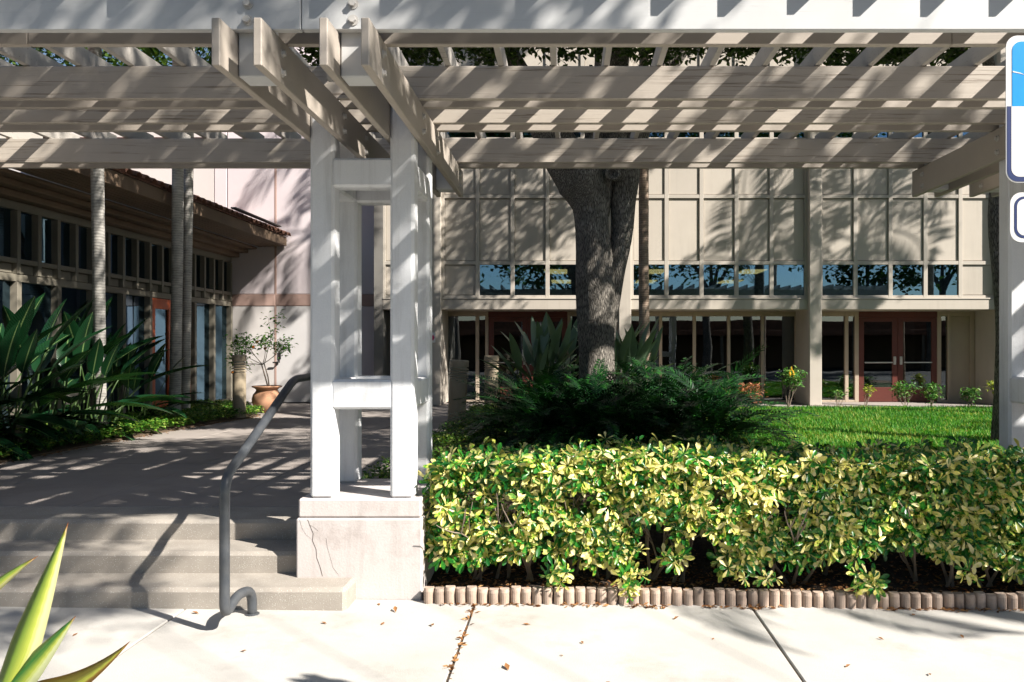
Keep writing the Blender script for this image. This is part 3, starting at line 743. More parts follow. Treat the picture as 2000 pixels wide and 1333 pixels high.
# ------------------------------------------------------------------ pergola
pg = thing('pergola', 'weathered beige timber pergola on white stucco posts spanning the whole entrance', 'pergola', (-1.46, 6.0, 0.0))
TX = [-7.1, -1.825, 3.45, 8.725]
for ti, X0 in enumerate(TX):
    xa, xb = X0, X0+0.735
    zb = 0.70
    pl = obj('plinth', MB().box(X0-0.088, X0+0.80, 5.57, 6.45, -0.3, 0.565, 0.012), 'plinth', pg)
    obj('plinth_cap', MB().box(X0-0.075, X0+0.79, 5.582, 6.44, 0.568, 0.70, 0.012), 'plinth', pl)
    for cx0 in (xa, xb-0.17):
        for cy0 in (5.60, 6.21):
            obj('column', MB().box(cx0, cx0+0.17, cy0, cy0+0.165, 0.70, 3.70, 0.02), 'column', pg)
    for z0, z1 in ((1.328, 1.538), (2.90, 3.106)):
        for cy0 in (5.605, 6.215):
            obj('crossbar', MB().box(xa+0.15, xb-0.15, cy0, cy0+0.155, z0, z1, 0.016), 'column', pg)
        for cx0 in (xa+0.006, xb-0.17+0.006):
            obj('crossbar', MB().box(cx0, cx0+0.158, 5.745, 6.23, z0+0.004, z1-0.004, 0.016), 'column', pg)
    for bx in (xa-0.047, xa+0.172, xb-0.172-0.045, xb+0.002):
        bd = obj('cross_board', MB().box(bx, bx+0.045, 4.16, 7.86, 3.247, 3.50, 0.005), 'board', pg)
        if ti in (1, 2):
            for by in (4.46, 5.68, 6.29, 7.62):
                for bz in (3.31, 3.42):
                    for sx in (bx-0.001, bx+0.046):
                        s_ = -1 if sx < bx else 1
                        obj('bolt', MB().tube([(sx, by, bz), (sx+s_*0.004, by, bz)], 0.026, 10).tube([(sx+s_*0.0035, by, bz), (sx+s_*0.02, by, bz)], 0.016, 6), 'bolt', bd)
    for bx in (xa, xb-0.17):
        for y0, y1 in ((4.384, 4.544), (7.54, 7.70)):
            obj('spacer_block', MB().box(bx+0.001, bx+0.169, y0, y1, 3.262, 3.73, 0.008), 'fascia', pg)
breaks = {4.334: [-9.2, -1.46, 3.9, 11.2], 4.547: [-9.2, -3.1, 2.2, 11.2], 5.55: [-9.2, -1.5, 3.8, 11.2], 5.765: [-9.2, -1.4, 3.85, 11.2],
          6.16: [-9.2, -1.5, 3.8, 11.2], 6.375: [-9.2, -1.4, 3.85, 11.2], 7.49: [-9.2, -1.42, 3.85, 11.2], 7.705: [-9.2, -1.5, 3.9, 11.2]}
for y, xs_ in breaks.items():
    mt = 'fascia' if y < 4.4 else ('beam' if y in (5.55, 7.49, 6.16) else 'board')
    zt = 3.80 if y < 4.4 else 3.735
    for i in range(len(xs_)-1):
        b = obj('beam', MB().box(xs_[i]+0.002, xs_[i+1]-0.002, y, y+0.046, 3.503+U(0, 0.003), 3.735, 0.005), mt, pg)
        if y == 4.334:
            for X0 in TX:
                for bx in (X0+0.075, X0+0.65):
                    if xs_[i] < bx < xs_[i+1]:
                        for bz in (3.555, 3.645):
                            m2 = MB().tube([(bx, y+0.001, bz), (bx, y-0.005, bz)], 0.030, 14).tube([(bx, y-0.005, bz), (bx, y-0.026, bz)], 0.019, 6)
                            obj('bolt', m2, 'bolt', b)
k = -29
while True:
    x = 1.727+0.37*k
    if x > 11: break
    dz = U(-0.001, 0.003)
    obj('slat', MB().box(x, x+0.042, 4.228+U(-0.006, 0.006), 7.95, 3.738+dz, 3.878+dz, 0.004), 'slat', pg)
    k += 1
cr = MB()
def crackline(pts, w):
    for i in range(len(pts)-1):
        (xa, za), (xb, zb) = pts[i], pts[i+1]
        cr.add([(xa-w, 5.5685, za), (xa+w, 5.5685, za), (xb+w*0.8, 5.5685, zb), (xb-w*0.8, 5.5685, zb)], [(0, 1, 2, 3)])
crackline([(-1.83, 0.56), (-1.815, 0.52), (-1.79, 0.46), (-1.795, 0.41), (-1.77, 0.35), (-1.765, 0.29), (-1.74, 0.22), (-1.725, 0.16)], 0.0020)
crackline([(-1.815, 0.52), (-1.78, 0.50), (-1.755, 0.475)], 0.0014)
crackline([(-1.885, 0.555), (-1.87, 0.50), (-1.84, 0.45), (-1.795, 0.415)], 0.0010)
crackline([(-1.70, 0.43), (-1.69, 0.36), (-1.67, 0.29), (-1.65, 0.22), (-1.61, 0.165)], 0.0009)
obj('crack', cr, 'crack', pg)

sl = thing('flood_lamp', 'small white flood lamp on a bent arm up between the pergola boards', 'lamp', (-1.60, 5.3, 3.5))
obj('arm', MB().tube([(-1.605, 5.35, 3.62), (-1.56, 5.3, 3.56), (-1.48, 5.25, 3.52), (-1.43, 5.22, 3.50)], 0.008, 6), 'bolt', sl)
obj('lamp_head', MB().tube([(-1.58, 5.20, 3.68), (-1.57, 5.30, 3.615)], [0.042, 0.036], 12).tube([(-1.44, 5.18, 3.56), (-1.42, 5.26, 3.48)], [0.034, 0.028], 12), 'signwhite', sl)
obj('mount', MB().tube([(-1.61, 5.33, 3.60), (-1.58, 5.33, 3.60)], 0.05, 12), 'bolt', sl)

# ------------------------------------------------------------------ hand rail
def rounded(pts, r, n=5):
    pts = [Vector(p) for p in pts]; out = [pts[0]]
    for i in range(1, len(pts)-1):
        a = (pts[i-1]-pts[i]); b = (pts[i+1]-pts[i])
        d = min(r, a.length*0.49, b.length*0.49)
        p0 = pts[i]+a.normalized()*d; p2 = pts[i]+b.normalized()*d
        for k in range(n+1):
            t = k/n; out.append(p0*(1-t)**2 + pts[i]*2*t*(1-t) + p2*t*t)
    out.append(pts[-1]); return out
hr = thing('handrail', 'grey steel pipe handrail climbing the steps beside the pergola post', 'handrail', (-2.09, 5.25, 0.0))
path = [(-2.085, 5.235, -0.05), (-2.085, 5.235, 0.175), (-2.10, 5.02, 0.20), (-2.105, 4.86, 0.115), (-2.105, 4.86, 0.96), (-2.15, 6.22, 1.515), (-2.15, 7.0, 1.52), (-2.15, 7.0, 0.4)]
obj('pipe', MB().tube(rounded(path, 0.11, 6), 0.031, 14), 'rail', hr, smooth=True)
obj('base_flange', MB().lathe([(0.046, -0.02), (0.046, zs(-2.08)+0.005), (0.036, zs(-2.08)+0.009)], 16, -2.085, 5.235), 'rail', hr)

# ------------------------------------------------------------------ scalloped edging
be = thing('bed_edging', 'row of scalloped brown concrete edging blocks below the hedge', 'edging', (1.0, 5.5, 0.0))
x = -1.005; i = 0
while x < 6.5:
    w = 0.073
    h = 0.105 + U(-0.006, 0.008)
    dy = 0.014*math.sin(x*2.1) + 0.012*fbm(x, 0, 1.1, 3) + U(-0.006, 0.006); z0 = zs(x)-0.03 + U(-0.006, 0.004)
    mb = MB(); nn = 9; v = []
    pr = [(0, w*0.5*math.cos(math.pi*k/(nn-1)), -0.042*math.sin(math.pi*k/(nn-1))) for k in range(nn)]
    out = [(x+w/2+p[1], 5.535+dy+p[2]) for p in pr] + [(x, 5.565+dy), (x+w, 5.565+dy)]
    n_ = len(out)
    ct = [(x+w/2+(px-x-w/2)*0.86, 5.54+dy+(py-5.54-dy)*0.8) for px, py in out]
    v = [(a, b, z0) for a, b in out] + [(a, b, z0+h+0.01) for a, b in out] + [(a, b, z0+h+0.03) for a, b in ct]
    f = [tuple(range(2*n_, 3*n_))]
    for r in range(2):
        f += [(r*n_+k, r*n_+(k+1) % n_, (r+1)*n_+(k+1) % n_, (r+1)*n_+k) for k in range(n_)]
    f = [tuple(reversed(q)) for q in f]
    tl = U(-0.05, 0.05)
    v = [(a+(c_-z0)*tl*0.5, b+(c_-z0)*U(-0.02, 0.02)*0+(c_-z0)*tl, c_) for a, b, c_ in v]
    mb.add(v, f)
    obj('edging_block', mb, 'brick', be)
    i += 1
    x += w + (0.006 if i % 6 == 0 else 0.0015)

# ------------------------------------------------------------------ bollards
def bollard(label, loc, h, r, lean=(0, 0)):
    t = thing('bollard_light', label, 'bollard', loc, 'bollard lights beside the walkway')
    t.rotation_euler = (lean[0], lean[1], 0)
    obj('shaft', MB().lathe([(r, -0.03), (r, h*0.72), (r*0.98, h*0.725)], 24), 'bollard', t, smooth=False, local=True)
    mb = MB()
    for k in range(4):
        z = h*0.735 + k*h*0.04
        mb.lathe([(r*0.9, z), (r*1.1, z+0.004), (r*1.1, z+0.016), (r*0.9, z+0.032)], 24)
    obj('louvre', mb, 'bollard', t, local=True)
    obj('lens', MB().lathe([(r*0.82, h*0.725), (r*0.82, h*0.9)], 20), 'lens', t, local=True)
    obj('cap', MB().lathe([(r*1.06, h*0.9), (r*1.06, h*0.985), (r*0.98, h)], 24), 'bollard', t, local=True)
    return t
bollard('tan bollard light standing in the ground cover before the terracotta pot', (-5.97, 14.4, 0.44), 1.17, 0.115)
bollard('tan bollard light leaning to the right, nearest the pergola post', (-1.84, 13.0, 0.44), 1.10, 0.145, (0, 0.055))
bollard('dark bollard light standing upright in front of the left red doors', (-1.65, 17.05, 0.44), 1.12, 0.15)

# ------------------------------------------------------------------ potted citrus
px, py_ = -5.98, 15.75
pt = thing('terracotta_pot', 'round terracotta pot with flared rim by the stucco wall', 'pot', (px, py_, 0.45))
obj('bowl', MB().lathe([(0.15, 0.451), (0.2, 0.5), (0.27, 0.62), (0.285, 0.72), (0.26, 0.81), (0.215, 0.865), (0.2, 0.90), (0.235, 0.935), (0.285, 0.955), (0.285, 0.975), (0.26, 0.98), (0.2, 0.93), (0.19, 0.90)], 32, px, py_), 'terracotta', pt, smooth=True)
obj('potting_soil', MB().lathe([(0.19, 0.88), (0.2, 0.915), (0.1, 0.925)], 18, px, py_), 'mulch', pt)

def leaf_cloud(n, fn, size, mat, name, parent, local=False, W=0.45, el=(-0.6, 0.9), kind=None, tmpl=None):
    """n leaves at points given by fn() -> (x, y, z)"""
    P = np.array([fn() for _ in range(n)])
    az = NP.uniform(0, 2*math.pi, n); e = NP.uniform(el[0], el[1], n); ro = NP.uniform(-0.7, 0.7, n)
    tV, tT = tmpl or small_leaf(1.0, W)
    V, T = scatter(tV, tT, frames(az, e, ro), P, NP.uniform(size*0.7, size*1.25, n))
    o = link(name, tri_mesh(name, V, T, mat), parent, local)
    if kind: o['kind'] = kind
    return o
ct = thing('citrus_bush', 'sparse leaning citrus with a few orange fruits growing in the terracotta pot', 'bush', (px, py_, 0.92))
mb = MB(); tips = []
def branch(mb, p, d, L, r, depth, tips, spread=0.55, up=0.1, rnd=RND):
    d = Vector(d).normalized(); pts = [Vector(p)]; n_ = 4
    for k in range(n_):
        d = (d + Vector((rnd.uniform(-1, 1), rnd.uniform(-1, 1), rnd.uniform(-1, 1)))*0.13 + Vector((0, 0, up*0.3))).normalized()
        pts.append(pts[-1] + d*L/n_)
    rr = [r*(1-0.45*k/n_) for k in range(n_+1)]
    mb.tube(pts, rr, 6 if r < 0.05 else 10, True)
    if depth == 0:
        tips.append((pts[-1], d)); tips.append((pts[-2], d)); return
    for k in range(rnd.choice((2, 3))):
        ax = Vector((rnd.uniform(-1, 1), rnd.uniform(-1, 1), rnd.uniform(-0.4, 0.8)))
        branch(mb, pts[-1] if k < 2 else pts[2], d+ax*spread, L*rnd.uniform(0.6, 0.85), r*0.6, depth-1, tips, spread, up, rnd)
mb.tube([(px+0.03, py_, 0.9), (px-0.02, py_, 1.1), (px-0.1, py_-0.02, 1.4)], [0.016, 0.014, 0.012], 7)
mb.tube([(px+0.05, py_, 0.9), (px+0.02, py_, 1.15), (px-0.05, py_-0.02, 1.42)], [0.014, 0.012, 0.01], 7)
for d in ((-1.2, -0.2, 0.45), (-0.7, 0.2, 0.6), (0.3, -0.2, 0.8), (0.5, 0.1, 0.35), (-1.3, 0.1, 0.15)):
    branch(mb, (px-0.08, py_-0.02, 1.4), d, 0.3, 0.009, 2, tips, 0.6, 0.05)
branch(mb, (px-0.06, py_, 1.4), (0.25, 0, 1.0), 0.55, 0.008, 1, tips, 0.3, 0.3)
obj('stem', mb, 'twig', ct)
def ctip():
    p, d = RND.choice(tips); s = 0.07
    return (p.x+RND.gauss(0, s), p.y+RND.gauss(0, s), p.z+RND.gauss(0, s))
leaf_cloud(950, ctip, 0.085, 'citrus', 'foliage', ct)
for fx, fy, fz in ((px-0.62, py_-0.15, 1.25), (px-0.12, py_-0.2, 1.85), (px+0.02, py_-0.15, 1.72), (px-0.2, py_-0.18, 1.75)):
    obj('fruit', MB().lathe([(0.005, fz-0.03), (0.024, fz-0.02), (0.032, fz), (0.024, fz+0.02), (0.005, fz+0.03)], 10, fx, fy), 'fruit', ct, smooth=True)

# ------------------------------------------------------------------ parking sign at the right edge
sg = thing('parking_sign', 'blue and white parking sign with smaller plate below, at the right edge', 'sign', (1.535, 2.5, 0.0))
def rrect(x0, x1, z0, z1, r, n=6):
    pts = []
    for cx, cz, a0 in ((x1-r, z1-r, 0), (x0+r, z1-r, 90), (x0+r, z0+r, 180), (x1-r, z0+r, 270)):
        for k in range(n+1):
            a = math.radians(a0+90*k/n); pts.append((cx+r*math.cos(a), cz+r*math.sin(a)))
    return pts
def half(outline, zc, top):
    return [(x, max(z, zc)) if top else (x, min(z, zc)) for x, z in outline]
x0, x1 = 1.379, 1.689; z0, z1 = 2.293, 2.756; zc = 2.533
plt_ = obj('plate', MB().prism_y(rrect(x0, x1, z0, z1, 0.036), 2.5, 2.503), 'signwhite', sg)
obj('blue_field', MB().prism_y(half(rrect(x0+0.019, x1-0.019, z0+0.019, z1-0.019, 0.028), zc, True), 2.4988, 2.4997), 'signblue', plt_)
obj('scratch', MB().prism_y([(x0+0.02, 2.640), (x0+0.045, 2.635), (x0+0.06, 2.631), (x0+0.045, 2.638), (x0+0.02, 2.644)], 2.4980, 2.49875), 'signwhite', plt_)
obj('navy_border', MB().prism_y(half(rrect(x0+0.003, x1-0.003, z0+0.003, z1-0.003, 0.034), zc, False), 2.4990, 2.4998), 'signnavy', plt_)
obj('white_field', MB().prism_y(half(rrect(x0+0.016, x1-0.016, z0+0.018, z1-0.016, 0.026), zc-0.0005, False), 2.4984, 2.49895), 'signwhite', plt_)
p2 = obj('lower_plate', MB().prism_y(rrect(1.392, 1.702, 2.105, 2.262, 0.036), 2.5, 2.503), 'signwhite', sg)
obj('navy_border', MB().prism_y(rrect(1.405, 1.689, 2.118, 2.249, 0.03), 2.4990, 2.4998), 'signnavy', p2)
obj('white_field', MB().prism_y(rrect(1.413, 1.681, 2.126, 2.241, 0.024), 2.4984, 2.49895), 'signwhite', p2)
obj('post', MB().box(1.505, 1.565, 2.504, 2.516, -0.1, 2.8).box(1.505, 1.517, 2.516, 2.54, -0.1, 2.8).box(1.553, 1.565, 2.516, 2.54, -0.1, 2.8), 'steel', sg)

# ------------------------------------------------------------------ oak
TREES = []
def polytube(mb, pts, rads, n=14, wob=0.16, seed=0.0, sub=4):
    P = [Vector(p) for p in pts]; out = []; rr = []
    for i in range(len(P)-1):
        p0 = P[max(i-1, 0)]; p1 = P[i]; p2 = P[i+1]; p3 = P[min(i+2, len(P)-1)]
        for k in range(sub):
            t = k/sub
            out.append(0.5*((2*p1)+(p2-p0)*t+(2*p0-5*p1+4*p2-p3)*t*t+(3*p1-p0-3*p2+p3)*t**3)); rr.append(rads[i]*(1-t)+rads[i+1]*t)
    out.append(P[-1]); rr.append(rads[-1])
    mb.tube(out, rr, n, True, wob, seed)
OX, OY = 0.41, 11.5
oak = thing('oak_tree', 'thick oak with forked grey trunk and furrowed bark rising behind the hedge', 'tree', (OX, OY, 0.42))
mb = MB()
polytube(mb, [(OX+0.02, OY, 0.3), (OX+0.01, OY, 0.8), (OX+0.01, OY, 1.5), (OX+0.0, OY, 2.2), (OX-0.02, OY, 2.8), (OX-0.06, OY, 3.45), (OX-0.09, OY, 3.8), (OX-0.22, OY-0.02, 4.15), (OX-0.5, OY-0.1, 4.55), (OX-0.95, OY-0.3, 5.3), (OX-1.5, OY-0.6, 6.2), (OX-2.3, OY-0.8, 7.4)],
         [0.36, 0.29, 0.265, 0.275, 0.275, 0.25, 0.265, 0.36, 0.31, 0.2, 0.15, 0.09], 26, 0.13, 1.0, 6)
obj('trunk', mb, 'oakbark', oak, smooth=True)
mb = MB()
polytube(mb, [(OX-0.04, OY+0.05, 3.7), (OX+0.02, OY+0.1, 4.3), (OX+0.05, OY+0.2, 5.2), (OX+0.1, OY+0.5, 6.3), (OX-0.2, OY+1.2, 8.0)], [0.24, 0.24, 0.17, 0.13, 0.08], 18, 0.16, 3.0, 5)
obj('limb', mb, 'oakbark', oak, smooth=True)
mb = MB()
polytube(mb, [(OX+0.14, OY+0.04, 1.6), (OX+0.20, OY+0.08, 2.3), (OX+0.28, OY+0.1, 2.9), (OX+0.37, OY+0.1, 3.45), (OX+0.42, OY+0.1, 4.1), (OX+0.60, OY+0.1, 4.9), (OX+1.3, OY-0.1, 6.2), (OX+2.6, OY-0.4, 7.4)], [0.09, 0.125, 0.14, 0.165, 0.21, 0.19, 0.14, 0.08], 20, 0.13, 4.0, 5)
polytube(mb, [(OX+0.4, OY+0.1, 4.1), (OX+0.25, OY-0.2, 5.0), (OX+0.3, OY-0.8, 6.2), (OX+0.2, OY-1.8, 7.6)], [0.18, 0.16, 0.12, 0.07], 16, 0.16, 5.0, 5)
obj('limb', mb, 'oakbark', oak, smooth=True)
mb = MB().lathe([(0.10, -0.04), (0.125, 0.0), (0.11, 0.03), (0.07, 0.02), (0.05, -0.05)], 16)
rot = Euler((math.radians(72), 0, math.radians(12))).to_matrix()
mb.v = [tuple(rot @ Vector(v) + Vector((OX+0.22, OY-0.27, 4.22))) for v in mb.v]
obj('knot', mb, 'oakbark', oak, smooth=True)
def crown(name, parent, blobs, n, size, mat='oakleaf', seed=1, W=0.5, local=False):
    """leaves in clumps along short twigs filling several blobs; gaps between clumps"""
    g = np.random.default_rng(seed)
    P = []
    vol = np.array([r*r for *_, r in blobs]); vol = vol/vol.sum()
    cl = []
    for (bx, by, bz, r), w in zip(blobs, vol):
        for _ in range(max(3, int(w*n/55))):
            d = g.normal(size=3); d /= np.linalg.norm(d)
            q = r*g.uniform(0.35, 1.0)**0.6
            cl.append((bx+d[0]*q, by+d[1]*q, bz+d[2]*q*0.6, r*g.uniform(0.10, 0.22)))
    cl = np.array(cl); pick = g.integers(0, len(cl), n)
    P = cl[pick, :3] + g.normal(size=(n, 3))*cl[pick, 3:4]*np.array([1, 1, 0.6])
    tV, tT = quad_leaf(1.0, W)
    V, T = scatter(tV, tT, frames(g.uniform(0, 6.283, n), g.uniform(-0.9, 0.7, n), g.uniform(-0.9, 0.9, n)), P, g.uniform(size*0.7, size*1.3, n))
    return link(name, tri_mesh(name, V, T, mat), parent, local)
crown('crown', oak, [(OX-2.2, OY-0.6, 7.9, 2.0), (OX+0.6, OY-0.3, 9.2, 1.6), (OX+3.2, OY+1.2, 8.6, 1.7), (OX-0.6, OY-2.2, 8.3, 1.7), (OX-3.0, OY+1.5, 8.6, 1.6), (4.6, 14.4, 10.3, 1.6), (-3.4, 11.0, 6.7, 1.0), (-2.5, 12.6, 8.1, 1.2), (-2.9, 9.2, 8.0, 1.5)], 40000, 0.125, seed=3)
crown('crown', oak, [(-3.2, 10.6, 6.1, 0.8), (-2.2, 10.4, 6.0, 0.8), (-1.2, 10.2, 6.05, 0.85), (0.0, 10.0, 6.0, 0.85), (1.0, 10.1, 6.0, 0.85), (2.0, 10.2, 6.05, 0.85), (3.0, 10.4, 6.1, 0.85), (4.0, 10.6, 6.1, 0.85), (5.0, 10.6, 6.1, 0.85)], 30000, 0.11, seed=4)

# ------------------------------------------------------------------ palms
def frond_mesh(name, L, nl, ll, droop, seed, mat='palmleaf', lw=0.05):
    g = random.Random(seed); V = []; T = []
    pts = []; ang = 0.9; p = Vector((0, 0, 0)); n_ = 12
    for k in range(n_+1):
        pts.append(p.copy()); p = p + Vector((math.cos(ang), 0, math.sin(ang)))*L/n_; ang -= droop/n_
    mb = MB().tube(pts, [0.022*(1-0.8*k/n_)+0.003 for k in range(n_+1)], 5)
    V = list(mb.v); T = []
    for q in mb.f:
        for k in range(1, len(q)-1): T.append((q[0], q[k], q[k+1]))
    for k in range(nl):
        t = 0.14+0.86*k/(nl-1); u = t*n_; i = min(int(u), n_-1); fr = u-i
        c = pts[i].lerp(pts[i+1], fr); tg = (pts[i+1]-pts[i]).normalized()
        ln = ll*(0.35+0.65*math.sin(math.pi*min(1, 0.12+t*0.86)))
        for s_ in (-1, 1):
            d = (tg*0.75 + Vector((0, s_, 0))*0.9 + Vector((0, 0, g.uniform(-0.35, 0.15)))).normalized()
            e = c + d*ln*0.55; e2 = c + d*ln + Vector((0, 0, -ln*0.28))
            sd = tg.cross(d).cross(d).normalized()*lw*0.5
            o = len(V); V += [tuple(c), tuple(e+sd), tuple(e-sd), tuple(e2)]
            T += [(o, o+1, o+2), (o+1, o+3, o+2)]
    return tri_mesh(name, V, T, mat)
FROND = [frond_mesh('frond', 2.1, 34, 0.62, 1.7, 1), frond_mesh('frond', 2.3, 36, 0.66, 2.3, 2), frond_mesh('frond', 1.9, 30, 0.58, 3.0, 3)]
def palm(label, base, top, r0, r1, mat, nf=15, sc=1.0, mid=None, group='palm trees', shaft=True):
    t = thing('palm_tree', label, 'tree', base, group)
    b, e = Vector(base), Vector(top)
    mid = Vector(mid) if mid else (b*0.5+e*0.5)
    mb = MB(); polytube(mb, [b-Vector((0, 0, 0.1)), b*0.75+mid*0.25, mid, mid*0.4+e*0.6, e], [r0*1.25, r0, (r0+r1)/2, r1*1.05, r1], 14, 0.08, base[0], 5)
    obj('trunk', mb, mat, t, smooth=True)
    if shaft: obj('crownshaft', MB().tube([e-Vector((0, 0, 0.05)), e+Vector((0, 0, 0.3)), e+Vector((0, 0, 0.75))], [r1*1.15, r1*1.2, r1*0.5], 10), 'petiole', t, smooth=True)
    for k in range(nf):
        o = bpy.data.objects.new('frond', FROND[k % 3]); C.objects.link(o); o.parent = t
        o.location = e + Vector((0, 0, 0.55)) - b
        o.rotation_euler = (U(-0.1, 0.1), (-0.35, 0.1, 0.35)[k % 3]+U(-0.15, 0.15), k*2.399+U(-0.2, 0.2))
        s = sc*U(0.9, 1.1); o.scale = (s, s, s)
    return t
palm('slender grey palm trunk curving up from the paddle leaf clump, leftmost palm', (-7.08, 12.0, 0.5), (-5.8, 9.7, 6.0), 0.084, 0.074, 'palmbark', 13, 0.85, (-6.40, 10.8, 3.6))
palm('pale grey palm trunk in front of its twin, before the red doors', (-7.14, 14.4, 0.5), (-5.85, 11.9, 6.6), 0.095, 0.082, 'palmbark', 13, 0.95, (-6.45, 13.1, 3.5))
palm('grey palm trunk close behind its paler twin, before the red doors', (-7.12, 14.75, 0.5), (-5.85, 12.3, 7.0), 0.076, 0.07, 'palmbark', 13, 0.95, (-6.40, 13.35, 3.6))
palm('thin brown palm trunk rising close behind the oak', (1.36, 14.0, 0.45), (1.34, 14.0, 10.6), 0.10, 0.08, 'palmbark2', 9, 1.1, (1.33, 14.0, 3.5))
# palms and trees past the edges of the view that shade the scene
for i, (bx, by, h, lab) in enumerate(((0.62, 15.2, 11.6, 'tall palm hidden behind the oak trunk'), (9.6, 14.2, 8.5, 'palm just right of the view beyond the right pergola post'),
                                     (12.4, 14.2, 9.0, 'tall palm farther right of the view beyond the lawn'), (14.2, 8.0, 6.0, 'low palm right of the view whose shade falls on the lawn'), (8.6, 2.0, 5.9, 'palm at the pavement edge right of the sign'))):
    palm(lab, (bx, by, 0.3), (bx+U(-0.2, 0.2), by, h), 0.14, 0.11, 'palmbark2', (10, 10, 12, 11, 9)[i], 1.05 if by > 10 else 0.75)
def broadleaf(label, base, h, blobs, n, size, seed, r=0.2, group=None, name='shade_tree', lr=1.0):
    t = thing(name, label, 'tree', base, group)
    b = Vector(base); mb = MB()
    polytube(mb, [b-Vector((0, 0, 0.2)), b+Vector((0.05, 0, h*0.35)), b+Vector((-0.05, 0.05, h*0.7)), b+Vector((0, 0, h))], [r*1.25, r, r*0.85, r*0.6], 14, 0.15, seed, 5)
    obj('trunk', mb, 'oakbark', t, smooth=True)
    mb = MB()
    for bx, by, bz, br in blobs:
        e = Vector((bx, by, bz)); s0 = b+Vector((0, 0, h*0.85))
        polytube(mb, [s0, s0.lerp(e, 0.5)+Vector((0, 0, 0.3)), e, e+Vector((br*0.4, 0, br*0.2))], [r*0.5*lr, r*0.33*lr, r*0.18*lr, r*0.05*lr], 8, 0.1, seed, 3)
    obj('limb', mb, 'oakbark', t, smooth=True)
    crown('crown', t, blobs, n, size, seed=seed)
    return t
broadleaf('dark leaning tree trunk seen just left of the right pergola post', (5.95, 10.8, 0.35), 4.6, [(6.4, 9.8, 8.0, 1.5), (4.2, 11.3, 8.8, 1.7), (7.2, 11.6, 8.2, 1.9), (6.2, 7.4, 8.6, 1.5), (4.6, 5.6, 8.2, 1.6), (1.5, 4.7, 8.4, 1.2), (3.2, 4.4, 8.8, 1.2), (7.8, 4.5, 8.4, 1.0)], 24000, 0.14, 21, 0.17)
broadleaf('street tree overhead, right of the camera', (9.5, -4.0, -0.14), 5.6, [(5.6, -0.6, 9.2, 1.1), (3.9, 0.3, 9.3, 1.2), (5.0, 1.0, 9.9, 1.1), (3.0, 1.5, 9.8, 1.5), (1.0, 2.6, 8.7, 1.2), (2.0, 3.6, 9.4, 1.0), (4.4, 2.2, 8.0, 1.0), (6.2, 2.4, 8.4, 0.9), (8.2, 2.7, 8.7, 0.8)], 11500, 0.13, 22, 0.10, lr=0.2)
for i, (bx, by, s_) in enumerate(((-16, -14, 1.2), (-8, -19, 1.35), (1.0, -16, 1.0), (10, -20, 1.4), (19, -15, 1.2), (27, -22, 1.5))):
    nm = ('first', 'second', 'third', 'fourth', 'fifth', 'sixth')[i]
    broadleaf('%s tree from the left across the car park, mirrored in the windows' % nm, (bx, by, -0.14), 4.5*s_, [(bx, by, 8*s_, 3*s_), (bx-3, by+0.6, 6.8*s_, 2.5*s_), (bx+3, by+0.4, 7.0*s_, 2.6*s_), (bx+0.5, by+1.5, 5.5*s_, 2.4*s_)], 4200, 0.42, 40+i, 0.3, 'trees across the car park', 'car_park_tree')

broadleaf('leafy tree rising behind the low tiled wing', (-13.5, 22.5, 0.2), 6.0, [(-13.5, 22, 10.0, 2.6), (-10.8, 22.5, 9.6, 2.2), (-16.5, 22, 10.0, 2.6), (-8.6, 23, 9.6, 1.8)], 12000, 0.2, 61, 0.25, None, 'background_tree')
cp = thing('carport', 'long low carport roof across the car park, mirrored in the windows', 'carport', (4, -26, -0.14))
obj('roof', MB().box(-30, 38, -30, -23.5, 2.55, 2.95, 0.02).prism_y([(-30.2, 2.95), (38.2, 2.95), (36, 3.7), (-28, 3.7)], -29, -24), 'rooftile', cp)
obj('rear_wall', MB().box(-30, 38, -29.9, -29.6, -0.14, 2.55), 'soffit', cp)
for k in range(14):
    obj('post', MB().box(-29.5+k*5.15, -29.3+k*5.15, -23.9, -23.7, -0.14, 2.55, 0.01), 'wingwood', cp)
# ------------------------------------------------------------------ paddle-leaved clumps (bird of paradise)
def paddle_mesh(name, pet, L, W, lean, curve, seed, fold=0.16):
    """stalk rising and leaning toward +X, then the blade; stalk slot 0, blade slot 1"""
    g = random.Random(seed)
    pts = []; p = Vector((0, 0, 0)); ang = math.pi/2-lean*0.35; n_ = 6
    for k in range(n_+1):
        pts.append(p.copy()); p = p + Vector((math.cos(ang), 0, math.sin(ang)))*pet/n_; ang -= (lean*0.65+curve*0.25)/n_
    mb = MB().tube(pts, [0.016-0.008*k/n_ for k in range(n_+1)], 6)
    V = list(mb.v); T = []; UVs = [(0.3, 0.5)]*len(V)
    for q in mb.f:
        for k in range(1, len(q)-1): T.append((q[0], q[k], q[k+1]))
    ns = len(T)
    prof = lambda t: max(0.03, math.sin(math.pi*min(1, t**0.72*0.98+0.02))**0.75)*(1 if t < 0.98 else 0.2)
    bV, bT, bUV = blade(L, W, 10, prof, curve, fold, g.uniform(-0.25, 0.25))
    c, s_ = math.cos(ang), math.sin(ang)
    base = pts[-1]; o = len(V)
    for x, y, z in bV:      # local y -> along (c,0,s), local x -> world y, z -> normal
        V.append((base.x+y*c-z*s_, base.y+x, base.z+y*s_+z*c))
    T += [tuple(int(i)+o for i in t) for t in bT]
    me = tri_mesh(name, V, T, 'petiole', UVs+[tuple(q) for q in bUV], smooth=True)
    me.materials.append(M['bopleaf'])
    me.polygons.foreach_set('material_index', [0]*ns+[1]*(len(T)-ns))
    return me
